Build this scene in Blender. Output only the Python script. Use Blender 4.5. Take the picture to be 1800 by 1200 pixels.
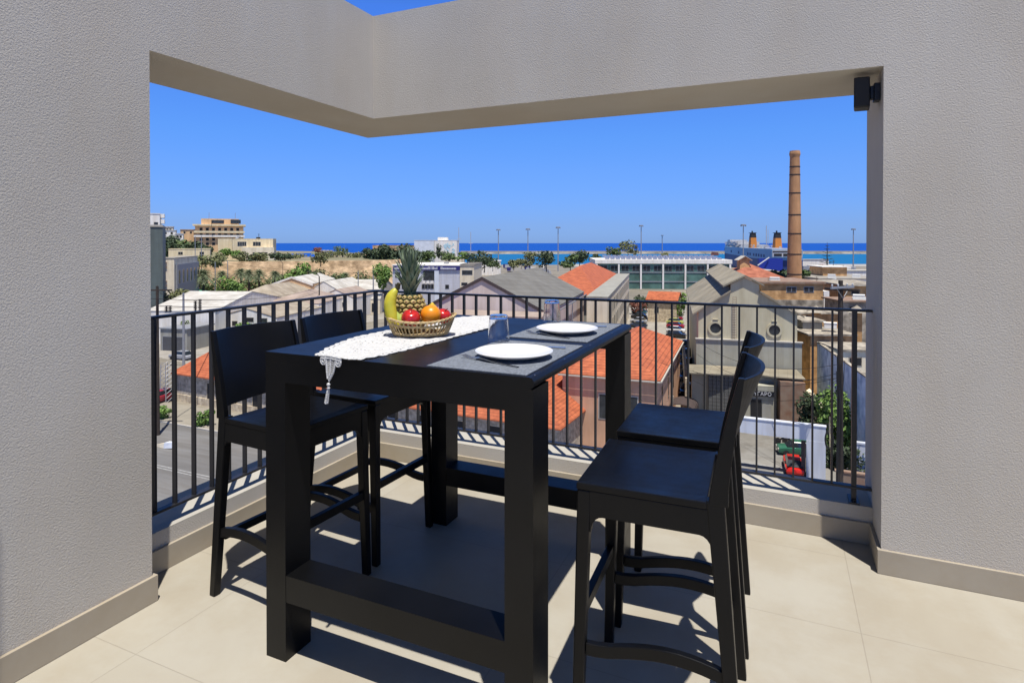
import bpy, bmesh, math, random
from math import sin, cos, pi, radians as R
from mathutils import Vector, Matrix
random.seed(7)
S = bpy.context.scene
for o in list(bpy.data.objects): bpy.data.objects.remove(o)
COL = S.collection

# ---------------------------------------------------------------- camera
F = 1052.84; CY = 436.12; H = 1.45; YAW = R(24.1146); PIT = R(0.5116)
cam = bpy.data.cameras.new('camera'); co = bpy.data.objects.new('camera', cam); COL.objects.link(co)
cam.sensor_width = 36; cam.lens = F / 1800 * 36; cam.clip_start = 0.05; cam.clip_end = 60000
cam.shift_y = -(600 - CY) / 1800
co.location = (0, 0, H); co.rotation_euler = (pi / 2 - PIT, 0, YAW)
S.camera = co
S.render.resolution_x = 1024; S.render.resolution_y = 682
# ---------------------------------------------------------------- sky, sun, exposure
SUN = Vector((0.205, -0.235, 1.0)).normalized()
w = bpy.data.worlds.new('World'); S.world = w; w.use_nodes = True
nt = w.node_tree; bg = nt.nodes['Background']
sky = nt.nodes.new('ShaderNodeTexSky'); sky.sky_type = 'NISHITA'; sky.sun_disc = False
sky.sun_elevation = math.asin(SUN.z); sky.sun_rotation = math.atan2(SUN.x, SUN.y)
sky.altitude = 0; sky.air_density = 1.0; sky.dust_density = 0.15; sky.ozone_density = 4.5
# clean Mediterranean air: the Nishita horizon is too yellow-white, so grade the sky's colour by elevation
tcw = nt.nodes.new('ShaderNodeTexCoord'); sxw = nt.nodes.new('ShaderNodeSeparateXYZ'); nt.links.new(tcw.outputs['Generated'], sxw.inputs[0])
rw = nt.nodes.new('ShaderNodeValToRGB'); nt.links.new(sxw.outputs['Z'], rw.inputs[0])
cr_ = rw.color_ramp; cr_.elements[0].position = .005; cr_.elements[0].color = (.29, .515, 1.25, 1)
cr_.elements[1].position = .36; cr_.elements[1].color = (.43, .84, 1.72, 1)
for p_, c_ in ((.03, (.325, .525, 1.18, 1)), (.12, (.415, .68, 1.29, 1)), (.17, (.42, .755, 1.38, 1)), (.50, (.34, .39, .48, 1)), (.9, (.30, .31, .34, 1))):
    e_ = cr_.elements.new(p_); e_.color = c_
mxw = nt.nodes.new('ShaderNodeMix'); mxw.data_type = 'RGBA'; mxw.blend_type = 'MULTIPLY'; mxw.inputs['Factor'].default_value = 1; mxw.clamp_result = False
nt.links.new(sky.outputs[0], mxw.inputs['A']); nt.links.new(rw.outputs[0], mxw.inputs['B']); nt.links.new(mxw.outputs['Result'], bg.inputs[0])
bg.inputs[1].default_value = 0.091
sl = bpy.data.lights.new('sun', 'SUN'); so = bpy.data.objects.new('sun', sl); COL.objects.link(so)
sl.energy = 4.6; sl.angle = R(0.53); sl.color = (1.0, 0.955, 0.88)
so.rotation_euler = SUN.to_track_quat('Z', 'Y').to_euler(); so.location = (3, -3, 12)
S.view_settings.view_transform = 'Standard'; S.view_settings.look = 'None'
S.view_settings.exposure = 0.4; S.view_settings.gamma = 1.0; S.view_settings.use_curve_mapping = False
S.render.engine = 'CYCLES'

# ---------------------------------------------------------------- coordinates
AX = (-sin(YAW), cos(YAW)); RX = (cos(YAW), sin(YAW))
def W(l, d, z=0): return (RX[0] * l + AX[0] * d, RX[1] * l + AX[1] * d, z)
def UD(u, d, z=0): return W((u - 900) * d / F, d, z)
def zv(v, d): return H - (v - 427) * d / F
def UV(u, v, d): return UD(u, d, zv(v, d))
def dg(v, z=-18.5): return F * (H - z) / (v - 427)
def OZ(u, v, z): return UD(u, dg(v, z), z)
G = -18.5

# ---------------------------------------------------------------- materials
def newmat(n):
    m = bpy.data.materials.new(n); m.use_nodes = True
    return m, m.node_tree, m.node_tree.nodes['Principled BSDF']
def pm(n, c, rough=0.8, var=0.12, scale=3.0, bump=0.0, bscale=60.0, metal=0.0, spec=0.5, c2=None, coord='Object', dist=0.02, detail=4.0, stretch=None):
    m, t, b = newmat(n)
    b.inputs['Roughness'].default_value = rough; b.inputs['Metallic'].default_value = metal
    b.inputs['Specular IOR Level'].default_value = spec
    tc = t.nodes.new('ShaderNodeTexCoord'); src = tc.outputs[coord]
    if stretch:
        mp = t.nodes.new('ShaderNodeMapping'); mp.inputs['Scale'].default_value = stretch
        t.links.new(src, mp.inputs[0]); src = mp.outputs[0]
    no = t.nodes.new('ShaderNodeTexNoise'); no.inputs['Scale'].default_value = scale; no.inputs['Detail'].default_value = detail
    t.links.new(src, no.inputs['Vector'])
    rp = t.nodes.new('ShaderNodeValToRGB')
    c2 = c2 or [x * (1 - var) for x in c]
    rp.color_ramp.elements[0].color = (*c2, 1); rp.color_ramp.elements[1].color = (*[min(1, x * (1 + var * .6)) for x in c], 1)
    rp.color_ramp.elements[0].position = 0.32; rp.color_ramp.elements[1].position = 0.68
    t.links.new(no.outputs['Fac'], rp.inputs[0]); t.links.new(rp.outputs[0], b.inputs['Base Color'])
    if bump:
        n2 = t.nodes.new('ShaderNodeTexNoise'); n2.inputs['Scale'].default_value = bscale; n2.inputs['Detail'].default_value = 3
        t.links.new(src, n2.inputs['Vector'])
        bp = t.nodes.new('ShaderNodeBump'); bp.inputs['Strength'].default_value = bump; bp.inputs['Distance'].default_value = dist
        t.links.new(n2.outputs['Fac'], bp.inputs['Height']); t.links.new(bp.outputs[0], b.inputs['Normal'])
    return m
def lines(m, period, width=0.12, axis=2, dark=0.55, bump=0.0):
    """darker joint lines every `period` metres along an object axis, multiplied over the base colour"""
    t = m.node_tree; b = t.nodes['Principled BSDF']; lk = b.inputs['Base Color'].links[0]; src = lk.from_socket
    tc = t.nodes.new('ShaderNodeTexCoord'); sx = t.nodes.new('ShaderNodeSeparateXYZ'); t.links.new(tc.outputs['Object'], sx.inputs[0])
    a = t.nodes.new('ShaderNodeMath'); a.operation = 'DIVIDE'; a.inputs[1].default_value = period; t.links.new(sx.outputs[axis], a.inputs[0])
    f = t.nodes.new('ShaderNodeMath'); f.operation = 'FRACT'; t.links.new(a.outputs[0], f.inputs[0])
    g = t.nodes.new('ShaderNodeMath'); g.operation = 'LESS_THAN'; g.inputs[1].default_value = width; t.links.new(f.outputs[0], g.inputs[0])
    mx = t.nodes.new('ShaderNodeMix'); mx.data_type = 'RGBA'; mx.blend_type = 'MULTIPLY'
    mx.inputs['B'].default_value = (dark, dark, dark, 1)
    t.links.new(g.outputs[0], mx.inputs['Factor']); t.links.new(src, mx.inputs['A']); t.links.new(mx.outputs['Result'], b.inputs['Base Color'])
    return m
M = {}
# terrace
def stucco(n, c):
    m, t, b = newmat(n); b.inputs['Roughness'].default_value = 0.92; b.inputs['Specular IOR Level'].default_value = 0.2
    tc = t.nodes.new('ShaderNodeTexCoord')
    n1 = t.nodes.new('ShaderNodeTexNoise'); n1.inputs['Scale'].default_value = 1.3; n1.inputs['Detail'].default_value = 5
    t.links.new(tc.outputs['Object'], n1.inputs['Vector'])
    rp = t.nodes.new('ShaderNodeValToRGB'); rp.color_ramp.elements[0].position = .3; rp.color_ramp.elements[1].position = .7
    rp.color_ramp.elements[0].color = (*[x * .93 for x in c], 1); rp.color_ramp.elements[1].color = (*[x * 1.05 for x in c], 1)
    t.links.new(n1.outputs['Fac'], rp.inputs[0]); t.links.new(rp.outputs[0], b.inputs['Base Color'])
    n2 = t.nodes.new('ShaderNodeTexNoise'); n2.inputs['Scale'].default_value = 165; n2.inputs['Detail'].default_value = 2.5; n2.inputs['Distortion'].default_value = .6
    t.links.new(tc.outputs['Object'], n2.inputs['Vector'])
    bp = t.nodes.new('ShaderNodeBump'); bp.inputs['Strength'].default_value = 0.42; bp.inputs['Distance'].default_value = 0.006
    t.links.new(n2.outputs['Fac'], bp.inputs['Height']); t.links.new(bp.outputs[0], b.inputs['Normal'])
    return m
M['stucco'] = stucco('grey_stucco', (.492, .466, .422))
M['curbtop'] = pm('curb_cap', (0.4081, 0.385, 0.3311), .7, .06, 6, .1, 80, dist=.002)
def floor_mat():
    m, t, b = newmat('terrace_tile'); b.inputs['Roughness'].default_value = .55; b.inputs['Specular IOR Level'].default_value = .3
    tc = t.nodes.new('ShaderNodeTexCoord'); mp = t.nodes.new('ShaderNodeMapping')
    mp.inputs['Location'].default_value = (-0.28, -2.55, 0); t.links.new(tc.outputs['Object'], mp.inputs[0])
    br = t.nodes.new('ShaderNodeTexBrick'); br.offset = 0; br.squash = 1
    br.inputs['Scale'].default_value = 1; br.inputs['Brick Width'].default_value = 1.175; br.inputs['Row Height'].default_value = 1.175 / 2
    br.inputs['Mortar Size'].default_value = .0022; br.inputs['Mortar Smooth'].default_value = .3
    br.inputs['Color1'].default_value = (0.375, 0.352, 0.298, 1); br.inputs['Color2'].default_value = (0.388, 0.365, 0.309, 1); br.inputs['Mortar'].default_value = (0.32, 0.297, 0.25, 1)
    t.links.new(mp.outputs[0], br.inputs['Vector'])
    n1 = t.nodes.new('ShaderNodeTexNoise'); n1.inputs['Scale'].default_value = 1.6; n1.inputs['Detail'].default_value = 7; n1.inputs['Roughness'].default_value = .6; n1.inputs['Distortion'].default_value = .8
    t.links.new(tc.outputs['Object'], n1.inputs['Vector'])
    rp = t.nodes.new('ShaderNodeValToRGB'); rp.color_ramp.elements[0].position = .35; rp.color_ramp.elements[1].position = .65
    rp.color_ramp.elements[0].color = (.92, .90, .87, 1); rp.color_ramp.elements[1].color = (1, 1, 1, 1)
    t.links.new(n1.outputs['Fac'], rp.inputs[0])
    mx = t.nodes.new('ShaderNodeMix'); mx.data_type = 'RGBA'; mx.blend_type = 'MULTIPLY'; mx.inputs['Factor'].default_value = 1
    t.links.new(br.outputs['Color'], mx.inputs['A']); t.links.new(rp.outputs[0], mx.inputs['B']); t.links.new(mx.outputs['Result'], b.inputs['Base Color'])
    bp = t.nodes.new('ShaderNodeBump'); bp.inputs['Strength'].default_value = .4; bp.inputs['Distance'].default_value = .002; bp.invert = True
    t.links.new(br.outputs['Fac'], bp.inputs['Height']); t.links.new(bp.outputs[0], b.inputs['Normal'])
    return m
M['floor'] = floor_mat()
M['skirt'] = pm('skirting_tile', (.385, .34, .268), .5, .07, 2.5, spec=.3)
M['rail'] = pm('rail_paint', (.018, .018, .021), .42, .1, 20, .05, 200, dist=.001)
M['black'] = pm('black_resin', (.0025, .0026, .0032), .40, .15, 8, .2, 420, dist=.0004, spec=.24)
M['tablewood'] = pm('black_stained_wood', (.0028, .0029, .0034), .40, .35, 5, .3, 90, dist=.0006, spec=.28, stretch=(1, .08, 1))
M['plastic'] = pm('speaker_plastic', (.006, .006, .006), .5, .1, 10)
M['plate'] = pm('white_china', (.70, .68, .64), .12, .01, 3)
M['steel'] = pm('cutlery_steel', (.55, .55, .56), .22, .05, 20, metal=1)
M['mat'] = pm('woven_placemat', (0.154, 0.1733, 0.2079), .8, .35, 260, .5, 400, dist=.001, stretch=(1, .25, 1))
M['lace'] = pm('white_lace', (0.539, 0.539, 0.539), .9, .1, 90, 1.0, 150, dist=.004)
M['wicker'] = pm('wicker', (0.5082, 0.385, 0.2002), .7, .4, 60, .5, 120, dist=.002, c2=(0.3234, 0.2233, 0.0924))
M['banana'] = pm('banana_skin', (0.616, 0.4774, 0.0231), .45, .1, 12, .05, 60, c2=(0.4235, 0.4235, 0.0385), dist=.001)
M['stem'] = pm('banana_stem', (0.0462, 0.0385, 0.0115), .8)
M['apple'] = pm('red_apple_skin', (0.4235, 0.0169, 0.0154), .22, .5, 30, c2=(0.2156, 0.0077, 0.0092), stretch=(1, 1, .25))
M['orange'] = pm('orange_skin', (.76, .25, .006), .38, .05, 20, .35, 240, dist=.001)
M['lemon'] = pm('lemon_skin', (0.6545, 0.4774, 0.0385), .4, .05, 20, .3, 200, dist=.001)
M['pear'] = pm('green_pear_skin', (0.4004, 0.4774, 0.1078), .35, .1, 25)
M['pine'] = pm('pineapple_skin', (0.308, 0.2079, 0.0539), .6, .3, 60, c2=(0.077, 0.077, 0.0154))
M['pinedark'] = pm('pineapple_groove', (0.027, 0.0347, 0.0092), .8, .3, 60)
M['pineleaf'] = pm('pineapple_leaf', (0.1925, 0.2387, 0.154), .45, .35, 25, c2=(0.077, 0.1193, 0.0616))
def glassmat():
    m, t, b = newmat('clear_glass'); b.inputs['Base Color'].default_value = (.93, .95, 1, 1); b.inputs['Roughness'].default_value = .02
    b.inputs['Transmission Weight'].default_value = 1; b.inputs['IOR'].default_value = 1.45
    n1 = t.nodes.new('ShaderNodeTexNoise'); n1.inputs['Scale'].default_value = 30
    bp = t.nodes.new('ShaderNodeBump'); bp.inputs['Strength'].default_value = .05; bp.inputs['Distance'].default_value = .001
    t.links.new(n1.outputs['Fac'], bp.inputs['Height']); t.links.new(bp.outputs[0], b.inputs['Normal'])
    return m
M['glass'] = glassmat()
# city
M['ground'] = pm('city_ground', (0.2464, 0.2194, 0.1733), .9, .25, .05, .3, 1, c2=(0.1694, 0.154, 0.1232), dist=.1)
M['asphalt'] = pm('asphalt', (.175, .172, .168), .85, .22, .25, .3, 8, dist=.02, detail=8, stretch=(.25, 1, 1))
M['asphalt2'] = pm('yard_asphalt', (.24, .23, .21), .85, .2, .3, .2, 8, dist=.02, detail=8)
M['concrete'] = pm('pale_concrete', (0.3311, 0.308, 0.2695), .85, .15, .4)
M['pave'] = pm('pavement_slabs', (0.2772, 0.2503, 0.2002), .85, .12, .6)
lines(M['pave'], 1.2, .05, 0, .8)
M['kerb'] = pm('kerb_stone', (0.385, 0.3619, 0.3234), .8)
M['paint'] = pm('road_paint', (0.3234, 0.3234, 0.3157), .7, .3, 3)
M['tile'] = lines(pm('orange_roof_tile', (0.462, 0.127, 0.0501), .8, .22, 1.6, c2=(0.3619, 0.0886, 0.0347)), .2, .2, 2, .62)
M['tile2'] = lines(pm('weathered_roof_tile', (0.385, 0.1347, 0.077), .85, .28, .8, c2=(0.2926, 0.0886, 0.0501)), .18, .2, 2, .72)
M['peach'] = pm('peach_render', (.64, .385, .25), .9, .16, .35, .2, 6, dist=.01)
M['stone'] = pm('rubble_stone', (.42, .37, .30), .9, .45, 2.2, .5, 4, dist=.05, c2=(.25, .22, .175))
M['stonepale'] = pm('pale_stone', (.62, .53, .38), .9, .35, 1.8, .4, 3, dist=.05, c2=(.42, .34, .24))
M['trim'] = pm('pale_trim', (0.462, 0.4312, 0.3696), .8, .1, 2)
M['hallroof'] = lines(pm('grey_sheet_roof', (0.1809, 0.1733, 0.1502), .7, .1, .3), 1.05, .10, 0, .75)
M['halltrim'] = pm('brown_verge', (0.0655, 0.0462, 0.0423), .7)
M['hallwall'] = pm('pinkish_render', (.70, .585, .52), .9, .06, .4)
M['hallside'] = pm('grey_side_render', (.32, .315, .28), .9, .1, .4)
M['cream'] = pm('cream_render', (.80, .71, .54), .9, .12, .5)
M['cream2'] = pm('yellow_cream_render', (.80, .68, .45), .9, .1, .3)
M['tan'] = pm('tan_render', (.72, .48, .27), .9, .15, .3)
M['white'] = pm('white_render', (.84, .81, .75), .85, .08, .3)
M['whiteroof'] = pm('white_sheet_roof', (.54, .525, .49), .8, .2, .35, c2=(.42, .40, .36))
M['creamroof'] = pm('cream_sheet_roof', (0.3619, 0.3157, 0.2464), .8, .2, .35, c2=(0.2695, 0.2233, 0.1694))
M['pinkroof'] = pm('pinkish_sheet_roof', (0.3696, 0.2926, 0.2464), .75, .15, .25)
M['greyblue'] = lines(pm('blue_grey_cladding', (.56, .57, .62), .7, .06, .5), .9, .07, 2, .88)
M['bluetrim'] = pm('pale_blue_grey', (.66, .70, .76), .7, .08, .5)
M['signblue'] = pm('sign_blue', (0.027, 0.0231, 0.154), .5)
M['signwhite'] = pm('sign_lettering', (0.6006, 0.6006, 0.616), .5)
M['signblack'] = pm('sign_black', (.008, .008, .012), .5)
M['sage'] = pm('sage_render', (.56, .51, .35), .9, .10, .35, .2, 4, dist=.01)
M['sagelow'] = pm('grey_sage_render', (.40, .39, .315), .9, .14, .45)
M['sageroof'] = lines(pm('worn_sheet_roof', (0.308, 0.2695, 0.1963), .85, .15, .3, c2=(0.231, 0.2079, 0.154)), .9, .05, 0, .8)
M['darkopening'] = pm('dark_opening', (.012, .012, .013), .7)
M['windowglass'] = pm('window_glass', (.035, .04, .045), .15, .5, 1.2)
M['greenglass'] = pm('green_glazing', (.085, .17, .145), .2, .4, .25)
M['brick'] = pm('ochre_brick', (.66, .40, .18), .9, .3, 1.1, c2=(.46, .26, .11))
lines(M['brick'], .5, .1, 2, .85)
M['chimney'] = pm('chimney_brick', (.50, .27, .13), .9, .28, .5, c2=(.38, .20, .095), stretch=(1, 1, .4))
lines(M['chimney'], .32, .12, 2, .86)
M['iron'] = pm('dark_iron', (0.0231, 0.0193, 0.0169), .6)
M['galv'] = pm('galvanised', (0.3234, 0.3311, 0.3465), .5, .1, 3, metal=.3)
M['shutter'] = lines(pm('grey_shutter', (.085, .085, .09), .6, .1, 2), .25, .2, 2, .7)
M['metalwall'] = lines(pm('corrugated_panel', (.11, .11, .105), .7, .2, 1), .4, .25, 2, .6)
M['towergrey'] = lines(pm('green_grey_cladding', (.105, .13, .12), .6, .08, .6), 2.2, .03, 2, .8)
M['wallold'] = pm('old_sandstone_wall', (.66, .47, .28), .95, .4, .3, .8, .8, c2=(.40, .27, .15), dist=.3, detail=9)
M['earth'] = pm('dry_earth', (0.231, 0.1925, 0.1232), .95, .3, .05, c2=(0.154, 0.154, 0.077))
M['mural'] = pm('blue_mural', (.62, .72, .84), .8, .3, .9, c2=(.28, .40, .58), detail=6)
M['gateblue'] = pm('pale_blue_wall', (.64, .675, .74), .8, .08, .5)
M['rust'] = pm('rusty_roofing', (0.1694, 0.0924, 0.0616), .9, .5, 1.2, c2=(0.2772, 0.2079, 0.154))
M['clutter'] = pm('weathered_slab', (0.4312, 0.385, 0.308), .9, .3, .9, c2=(0.1925, 0.1694, 0.1386))
M['wood'] = pm('pole_wood', (0.0462, 0.0347, 0.027), .9, .3, 4)
M['wire'] = pm('cable', (.02, .02, .02), .7)
M['hullblue'] = pm('hull_dark_blue', (.015, .04, .16), .5, .1, .05)
M['hulllight'] = pm('hull_light_blue', (.14, .30, .52), .5, .08, .05)
M['shipwhite'] = pm('ship_white', (0.4774, 0.4851, 0.5005), .5, .05, .1)
M['funnel'] = pm('funnel_orange', (.52, .19, .03), .6)
M['funneltop'] = pm('funnel_black', (0.0154, 0.0154, 0.0169), .6)
M['rock'] = pm('breakwater_rock', (0.231, 0.2156, 0.1848), .95, .4, .05, c2=(0.1232, 0.1155, 0.1001))
M['soil'] = pm('quay_concrete', (0.3465, 0.3311, 0.3003), .9, .12, .02)
M['rubber'] = pm('tyre_rubber', (.015, .015, .016), .8)
M['carglass'] = pm('car_glass', (.02, .025, .03), .08)
M['lamp'] = pm('car_lamp', (0.5775, 0.5544, 0.5082), .2)
for n, c in dict(red=(.62, .02, .012), green=(.03, .13, .08), white=(.7, .7, .7), silver=(.36, .37, .39), darkblue=(.02, .035, .07), teal=(.03, .10, .12), black=(.015, .015, .017), crimson=(.32, .02, .04), lime=(.42, .46, .12)).items():
    M['car' + n] = pm('car_paint_' + n, c, .25, .02, 1)
def leafmat(n, c, c2):
    m = pm(n, c, .7, .3, .8, c2=c2, detail=3); return m
M['leaf'] = leafmat('leaf_mid_green', (0.1061, 0.1560, 0.0437), (0.0437, 0.0748, 0.0225))
M['leafdark'] = leafmat('leaf_dark_green', (0.0561, 0.0873, 0.0350), (0.0199, 0.0350, 0.0150))
M['leafbright'] = leafmat('leaf_bright_green', (0.1497, 0.2495, 0.0437), (0.0624, 0.1248, 0.0225))
M['leafolive'] = leafmat('leaf_olive', (0.1870, 0.1996, 0.0811), (0.0873, 0.0998, 0.0373))
M['leafpalm'] = leafmat('leaf_palm', (0.1746, 0.2121, 0.1122), (0.0624, 0.0873, 0.0437))
M['leafred'] = leafmat('leaf_russet', (0.2495, 0.0873, 0.0561), (0.1122, 0.0373, 0.0249))
M['bark'] = pm('bark', (0.0924, 0.0693, 0.0462), .95, .3, 3)
def water(n, c, rough, bs, spec):
    m, t, b = newmat(n); b.inputs['Base Color'].default_value = (*c, 1); b.inputs['Roughness'].default_value = rough
    b.inputs['Specular IOR Level'].default_value = spec
    tc = t.nodes.new('ShaderNodeTexCoord'); n1 = t.nodes.new('ShaderNodeTexNoise'); n1.inputs['Scale'].default_value = bs; n1.inputs['Detail'].default_value = 6
    t.links.new(tc.outputs['Object'], n1.inputs['Vector'])
    bp = t.nodes.new('ShaderNodeBump'); bp.inputs['Strength'].default_value = .6; bp.inputs['Distance'].default_value = 1.0
    t.links.new(n1.outputs['Fac'], bp.inputs['Height']); t.links.new(bp.outputs[0], b.inputs['Normal'])
    return m
M['sea'] = water('open_sea', (.0045, .065, .335), .6, .05, .12)
M['harbour'] = water('harbour_sea', (.008, .12, .29), .6, .08, .12)

def dirt(m, stretch=(1.2, 1.2, .12), lo=.86, a=.38, b=.60, sc=1.0):
    """weather stains fixed to the surface: run-down streaks on walls, blotches on roofs"""
    t = m.node_tree; p = t.nodes['Principled BSDF']; src = p.inputs['Base Color'].links[0].from_socket
    tc = t.nodes.new('ShaderNodeTexCoord'); mp = t.nodes.new('ShaderNodeMapping'); mp.inputs['Scale'].default_value = stretch
    no = t.nodes.new('ShaderNodeTexNoise'); no.inputs['Scale'].default_value = sc; no.inputs['Detail'].default_value = 6; no.inputs['Roughness'].default_value = .65
    rp = t.nodes.new('ShaderNodeValToRGB'); rp.color_ramp.elements[0].position = a; rp.color_ramp.elements[1].position = b
    rp.color_ramp.elements[0].color = (lo, lo * .97, lo * .93, 1); rp.color_ramp.elements[1].color = (1, 1, 1, 1)
    mx = t.nodes.new('ShaderNodeMix'); mx.data_type = 'RGBA'; mx.blend_type = 'MULTIPLY'; mx.inputs['Factor'].default_value = 1
    t.links.new(tc.outputs['Object'], mp.inputs[0]); t.links.new(mp.outputs[0], no.inputs['Vector']); t.links.new(no.outputs['Fac'], rp.inputs[0])
    t.links.new(src, mx.inputs['A']); t.links.new(rp.outputs[0], mx.inputs['B']); t.links.new(mx.outputs['Result'], p.inputs['Base Color'])
for n_ in ('peach', 'hallwall', 'hallside', 'cream', 'cream2', 'tan', 'white', 'greyblue', 'sage', 'sagelow', 'brick', 'stonepale', 'gateblue', 'chimney', 'towergrey', 'shipwhite'): dirt(M[n_])
for n_ in ('tile', 'tile2'): dirt(M[n_], (1, 1, 1), .78, .36, .56, .7)
for n_ in ('whiteroof', 'creamroof', 'pinkroof', 'hallroof', 'sageroof', 'clutter', 'concrete', 'ground'): dirt(M[n_], (1, 1, 1), .82, .38, .6, .45)
dirt(M['wallold'], (.35, .35, .5), .62, .40, .58, 1.0); dirt(M['asphalt'], (.12, 1, 1), .8, .4, .6, 1.0); dirt(M['asphalt2'], (.5, .5, 1), .78, .4, .6, 1.0)

def sheen(m, lo, hi, stretch=(1, 1, 1), sc=6):
    """handling marks: the gloss varies over the surface"""
    t = m.node_tree; p = t.nodes['Principled BSDF']; tc = t.nodes.new('ShaderNodeTexCoord'); mp = t.nodes.new('ShaderNodeMapping'); mp.inputs['Scale'].default_value = stretch
    no = t.nodes.new('ShaderNodeTexNoise'); no.inputs['Scale'].default_value = sc; no.inputs['Detail'].default_value = 8; no.inputs['Roughness'].default_value = .7
    mr = t.nodes.new('ShaderNodeMapRange'); mr.inputs['From Min'].default_value = .3; mr.inputs['From Max'].default_value = .7; mr.inputs['To Min'].default_value = lo; mr.inputs['To Max'].default_value = hi
    t.links.new(tc.outputs['Object'], mp.inputs[0]); t.links.new(mp.outputs[0], no.inputs['Vector']); t.links.new(no.outputs['Fac'], mr.inputs['Value']); t.links.new(mr.outputs['Result'], p.inputs['Roughness'])
sheen(M['black'], .30, .50); sheen(M['tablewood'], .35, .46, (1, 1, 1), 5); sheen(M['floor'], .42, .68, (1, 1, 1), 2.5)
dirt(M['floor'], (1, 1, 1), .93, .42, .55, 1.4); dirt(M['stucco'], (1.5, 1.5, .35), .955, .38, .62, 1.1); dirt(M['skirt'], (1, 1, 1), .93, .4, .6, 3)

# ---------------------------------------------------------------- mesh helpers
ORG = {}
class MB:
    def __init__(s): s.v = []; s.f = []; s.m = []
    def add(s, vs, fs, mi=0):
        k = len(s.v); s.v += [tuple(p) for p in vs]; s.f += [tuple(k + i for i in f) for f in fs]; s.m += [mi] * len(fs); return s
    def box(s, x0, x1, y0, y1, z0, z1, mi=0, fr=None, top=True):
        p = [(x, y, z) for z in (z0, z1) for y in (y0, y1) for x in (x0, x1)]
        if fr: p = [fr(*q) for q in p]
        return s.add(p, [(0, 2, 3, 1), (4, 5, 7, 6), (0, 1, 5, 4), (1, 3, 7, 5), (3, 2, 6, 7), (2, 0, 4, 6)], mi)
    def hexa(s, p, mi=0): return s.add(p, [(0, 2, 3, 1), (4, 5, 7, 6), (0, 1, 5, 4), (1, 3, 7, 5), (3, 2, 6, 7), (2, 0, 4, 6)], mi)
    def prism(s, poly, h, mi=0):
        """poly: list of 3D points, h: extrusion vector"""
        n = len(poly); h = Vector(h); a = [Vector(p) for p in poly]; b = [p + h for p in a]
        return s.add(a + b, [tuple(range(n - 1, -1, -1)), tuple(range(n, 2 * n))] + [(i, (i + 1) % n, n + (i + 1) % n, n + i) for i in range(n)], mi)
    def tube(s, pts, r, n=8, mi=0, cap=True):
        pts = [Vector(p) for p in pts]; rr = r if isinstance(r, (list, tuple)) else [r] * len(pts); k = len(s.v); ref = None
        for i, p in enumerate(pts):
            d = (pts[min(i + 1, len(pts) - 1)] - pts[max(i - 1, 0)]).normalized()
            if ref is None: ref = Vector((0, 0, 1)) if abs(d.z) < .9 else Vector((1, 0, 0))
            a = d.cross(ref).normalized(); b = d.cross(a); ref = -b if False else ref
            for j in range(n):
                t = 2 * pi * j / n; s.v.append(tuple(p + (a * cos(t) + b * sin(t)) * rr[i]))
        for i in range(len(pts) - 1):
            for j in range(n):
                s.f.append((k + i * n + j, k + i * n + (j + 1) % n, k + (i + 1) * n + (j + 1) % n, k + (i + 1) * n + j)); s.m.append(mi)
        if cap:
            s.f.append(tuple(k + j for j in range(n))[::-1]); s.m.append(mi)
            e = k + (len(pts) - 1) * n; s.f.append(tuple(e + j for j in range(n))); s.m.append(mi)
        return s
    def lathe(s, prof, c=(0, 0, 0), n=24, mi=0, sx=1, sy=1, rot=0):
        k = len(s.v)
        for (r, z) in prof:
            for j in range(n):
                t = 2 * pi * j / n; x = r * cos(t) * sx; y = r * sin(t) * sy
                s.v.append((c[0] + x * cos(rot) - y * sin(rot), c[1] + x * sin(rot) + y * cos(rot), c[2] + z))
        for i in range(len(prof) - 1):
            for j in range(n):
                s.f.append((k + i * n + j, k + i * n + (j + 1) % n, k + (i + 1) * n + (j + 1) % n, k + (i + 1) * n + j)); s.m.append(mi)
        return s
    def mesh(s, name, mats, org=(0, 0, 0), smooth=False):
        me = bpy.data.meshes.new(name); ox, oy, oz = org
        me.from_pydata([(x - ox, y - oy, z - oz) for x, y, z in s.v], [], s.f)
        for m in mats: me.materials.append(m)
        if len(mats) > 1:
            for p, i in zip(me.polygons, s.m): p.material_index = i
        bm = bmesh.new(); bm.from_mesh(me); bmesh.ops.recalc_face_normals(bm, faces=bm.faces)
        if smooth:
            for e in bm.edges:
                if len(e.link_faces) == 2 and e.calc_face_angle(0) > R(38): e.smooth = False
        bm.to_mesh(me); bm.free()
        if smooth:
            for p in me.polygons: p.use_smooth = True
        me.update(); return me
def ob(name, mb, mats, parent=None, smooth=False, bevel=0, org=None, keep=False):
    if not isinstance(mats, (list, tuple)): mats = [mats]
    mats = [M[m] if isinstance(m, str) else m for m in mats]
    po = ORG.get(parent.name, (0, 0, 0)) if parent else (0, 0, 0)
    if org is None:
        org = po if parent else (0, 0, 0)
    me = mb.mesh(name, mats, org, smooth)
    o = bpy.data.objects.new(name, me); COL.objects.link(o)
    o.location = tuple(org[i] - po[i] for i in range(3))
    if parent: o.parent = parent
    ORG[o.name] = tuple(org)
    if bevel:
        b = o.modifiers.new('bevel', 'BEVEL'); b.width = bevel; b.segments = 2; b.limit_method = 'ANGLE'; b.angle_limit = R(40)
    return o
def tag(o, label=None, cat=None, group=None, kind=None):
    if label: o['label'] = label
    if cat: o['category'] = cat
    if group: o['group'] = group
    if kind: o['kind'] = kind
    return o
def thing(name, label, cat, loc=(0, 0, 0), group=None):
    o = bpy.data.objects.new(name, None); COL.objects.link(o); o.location = loc; o.empty_display_size = .2
    ORG[o.name] = tuple(loc); return tag(o, label, cat, group)
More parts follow.
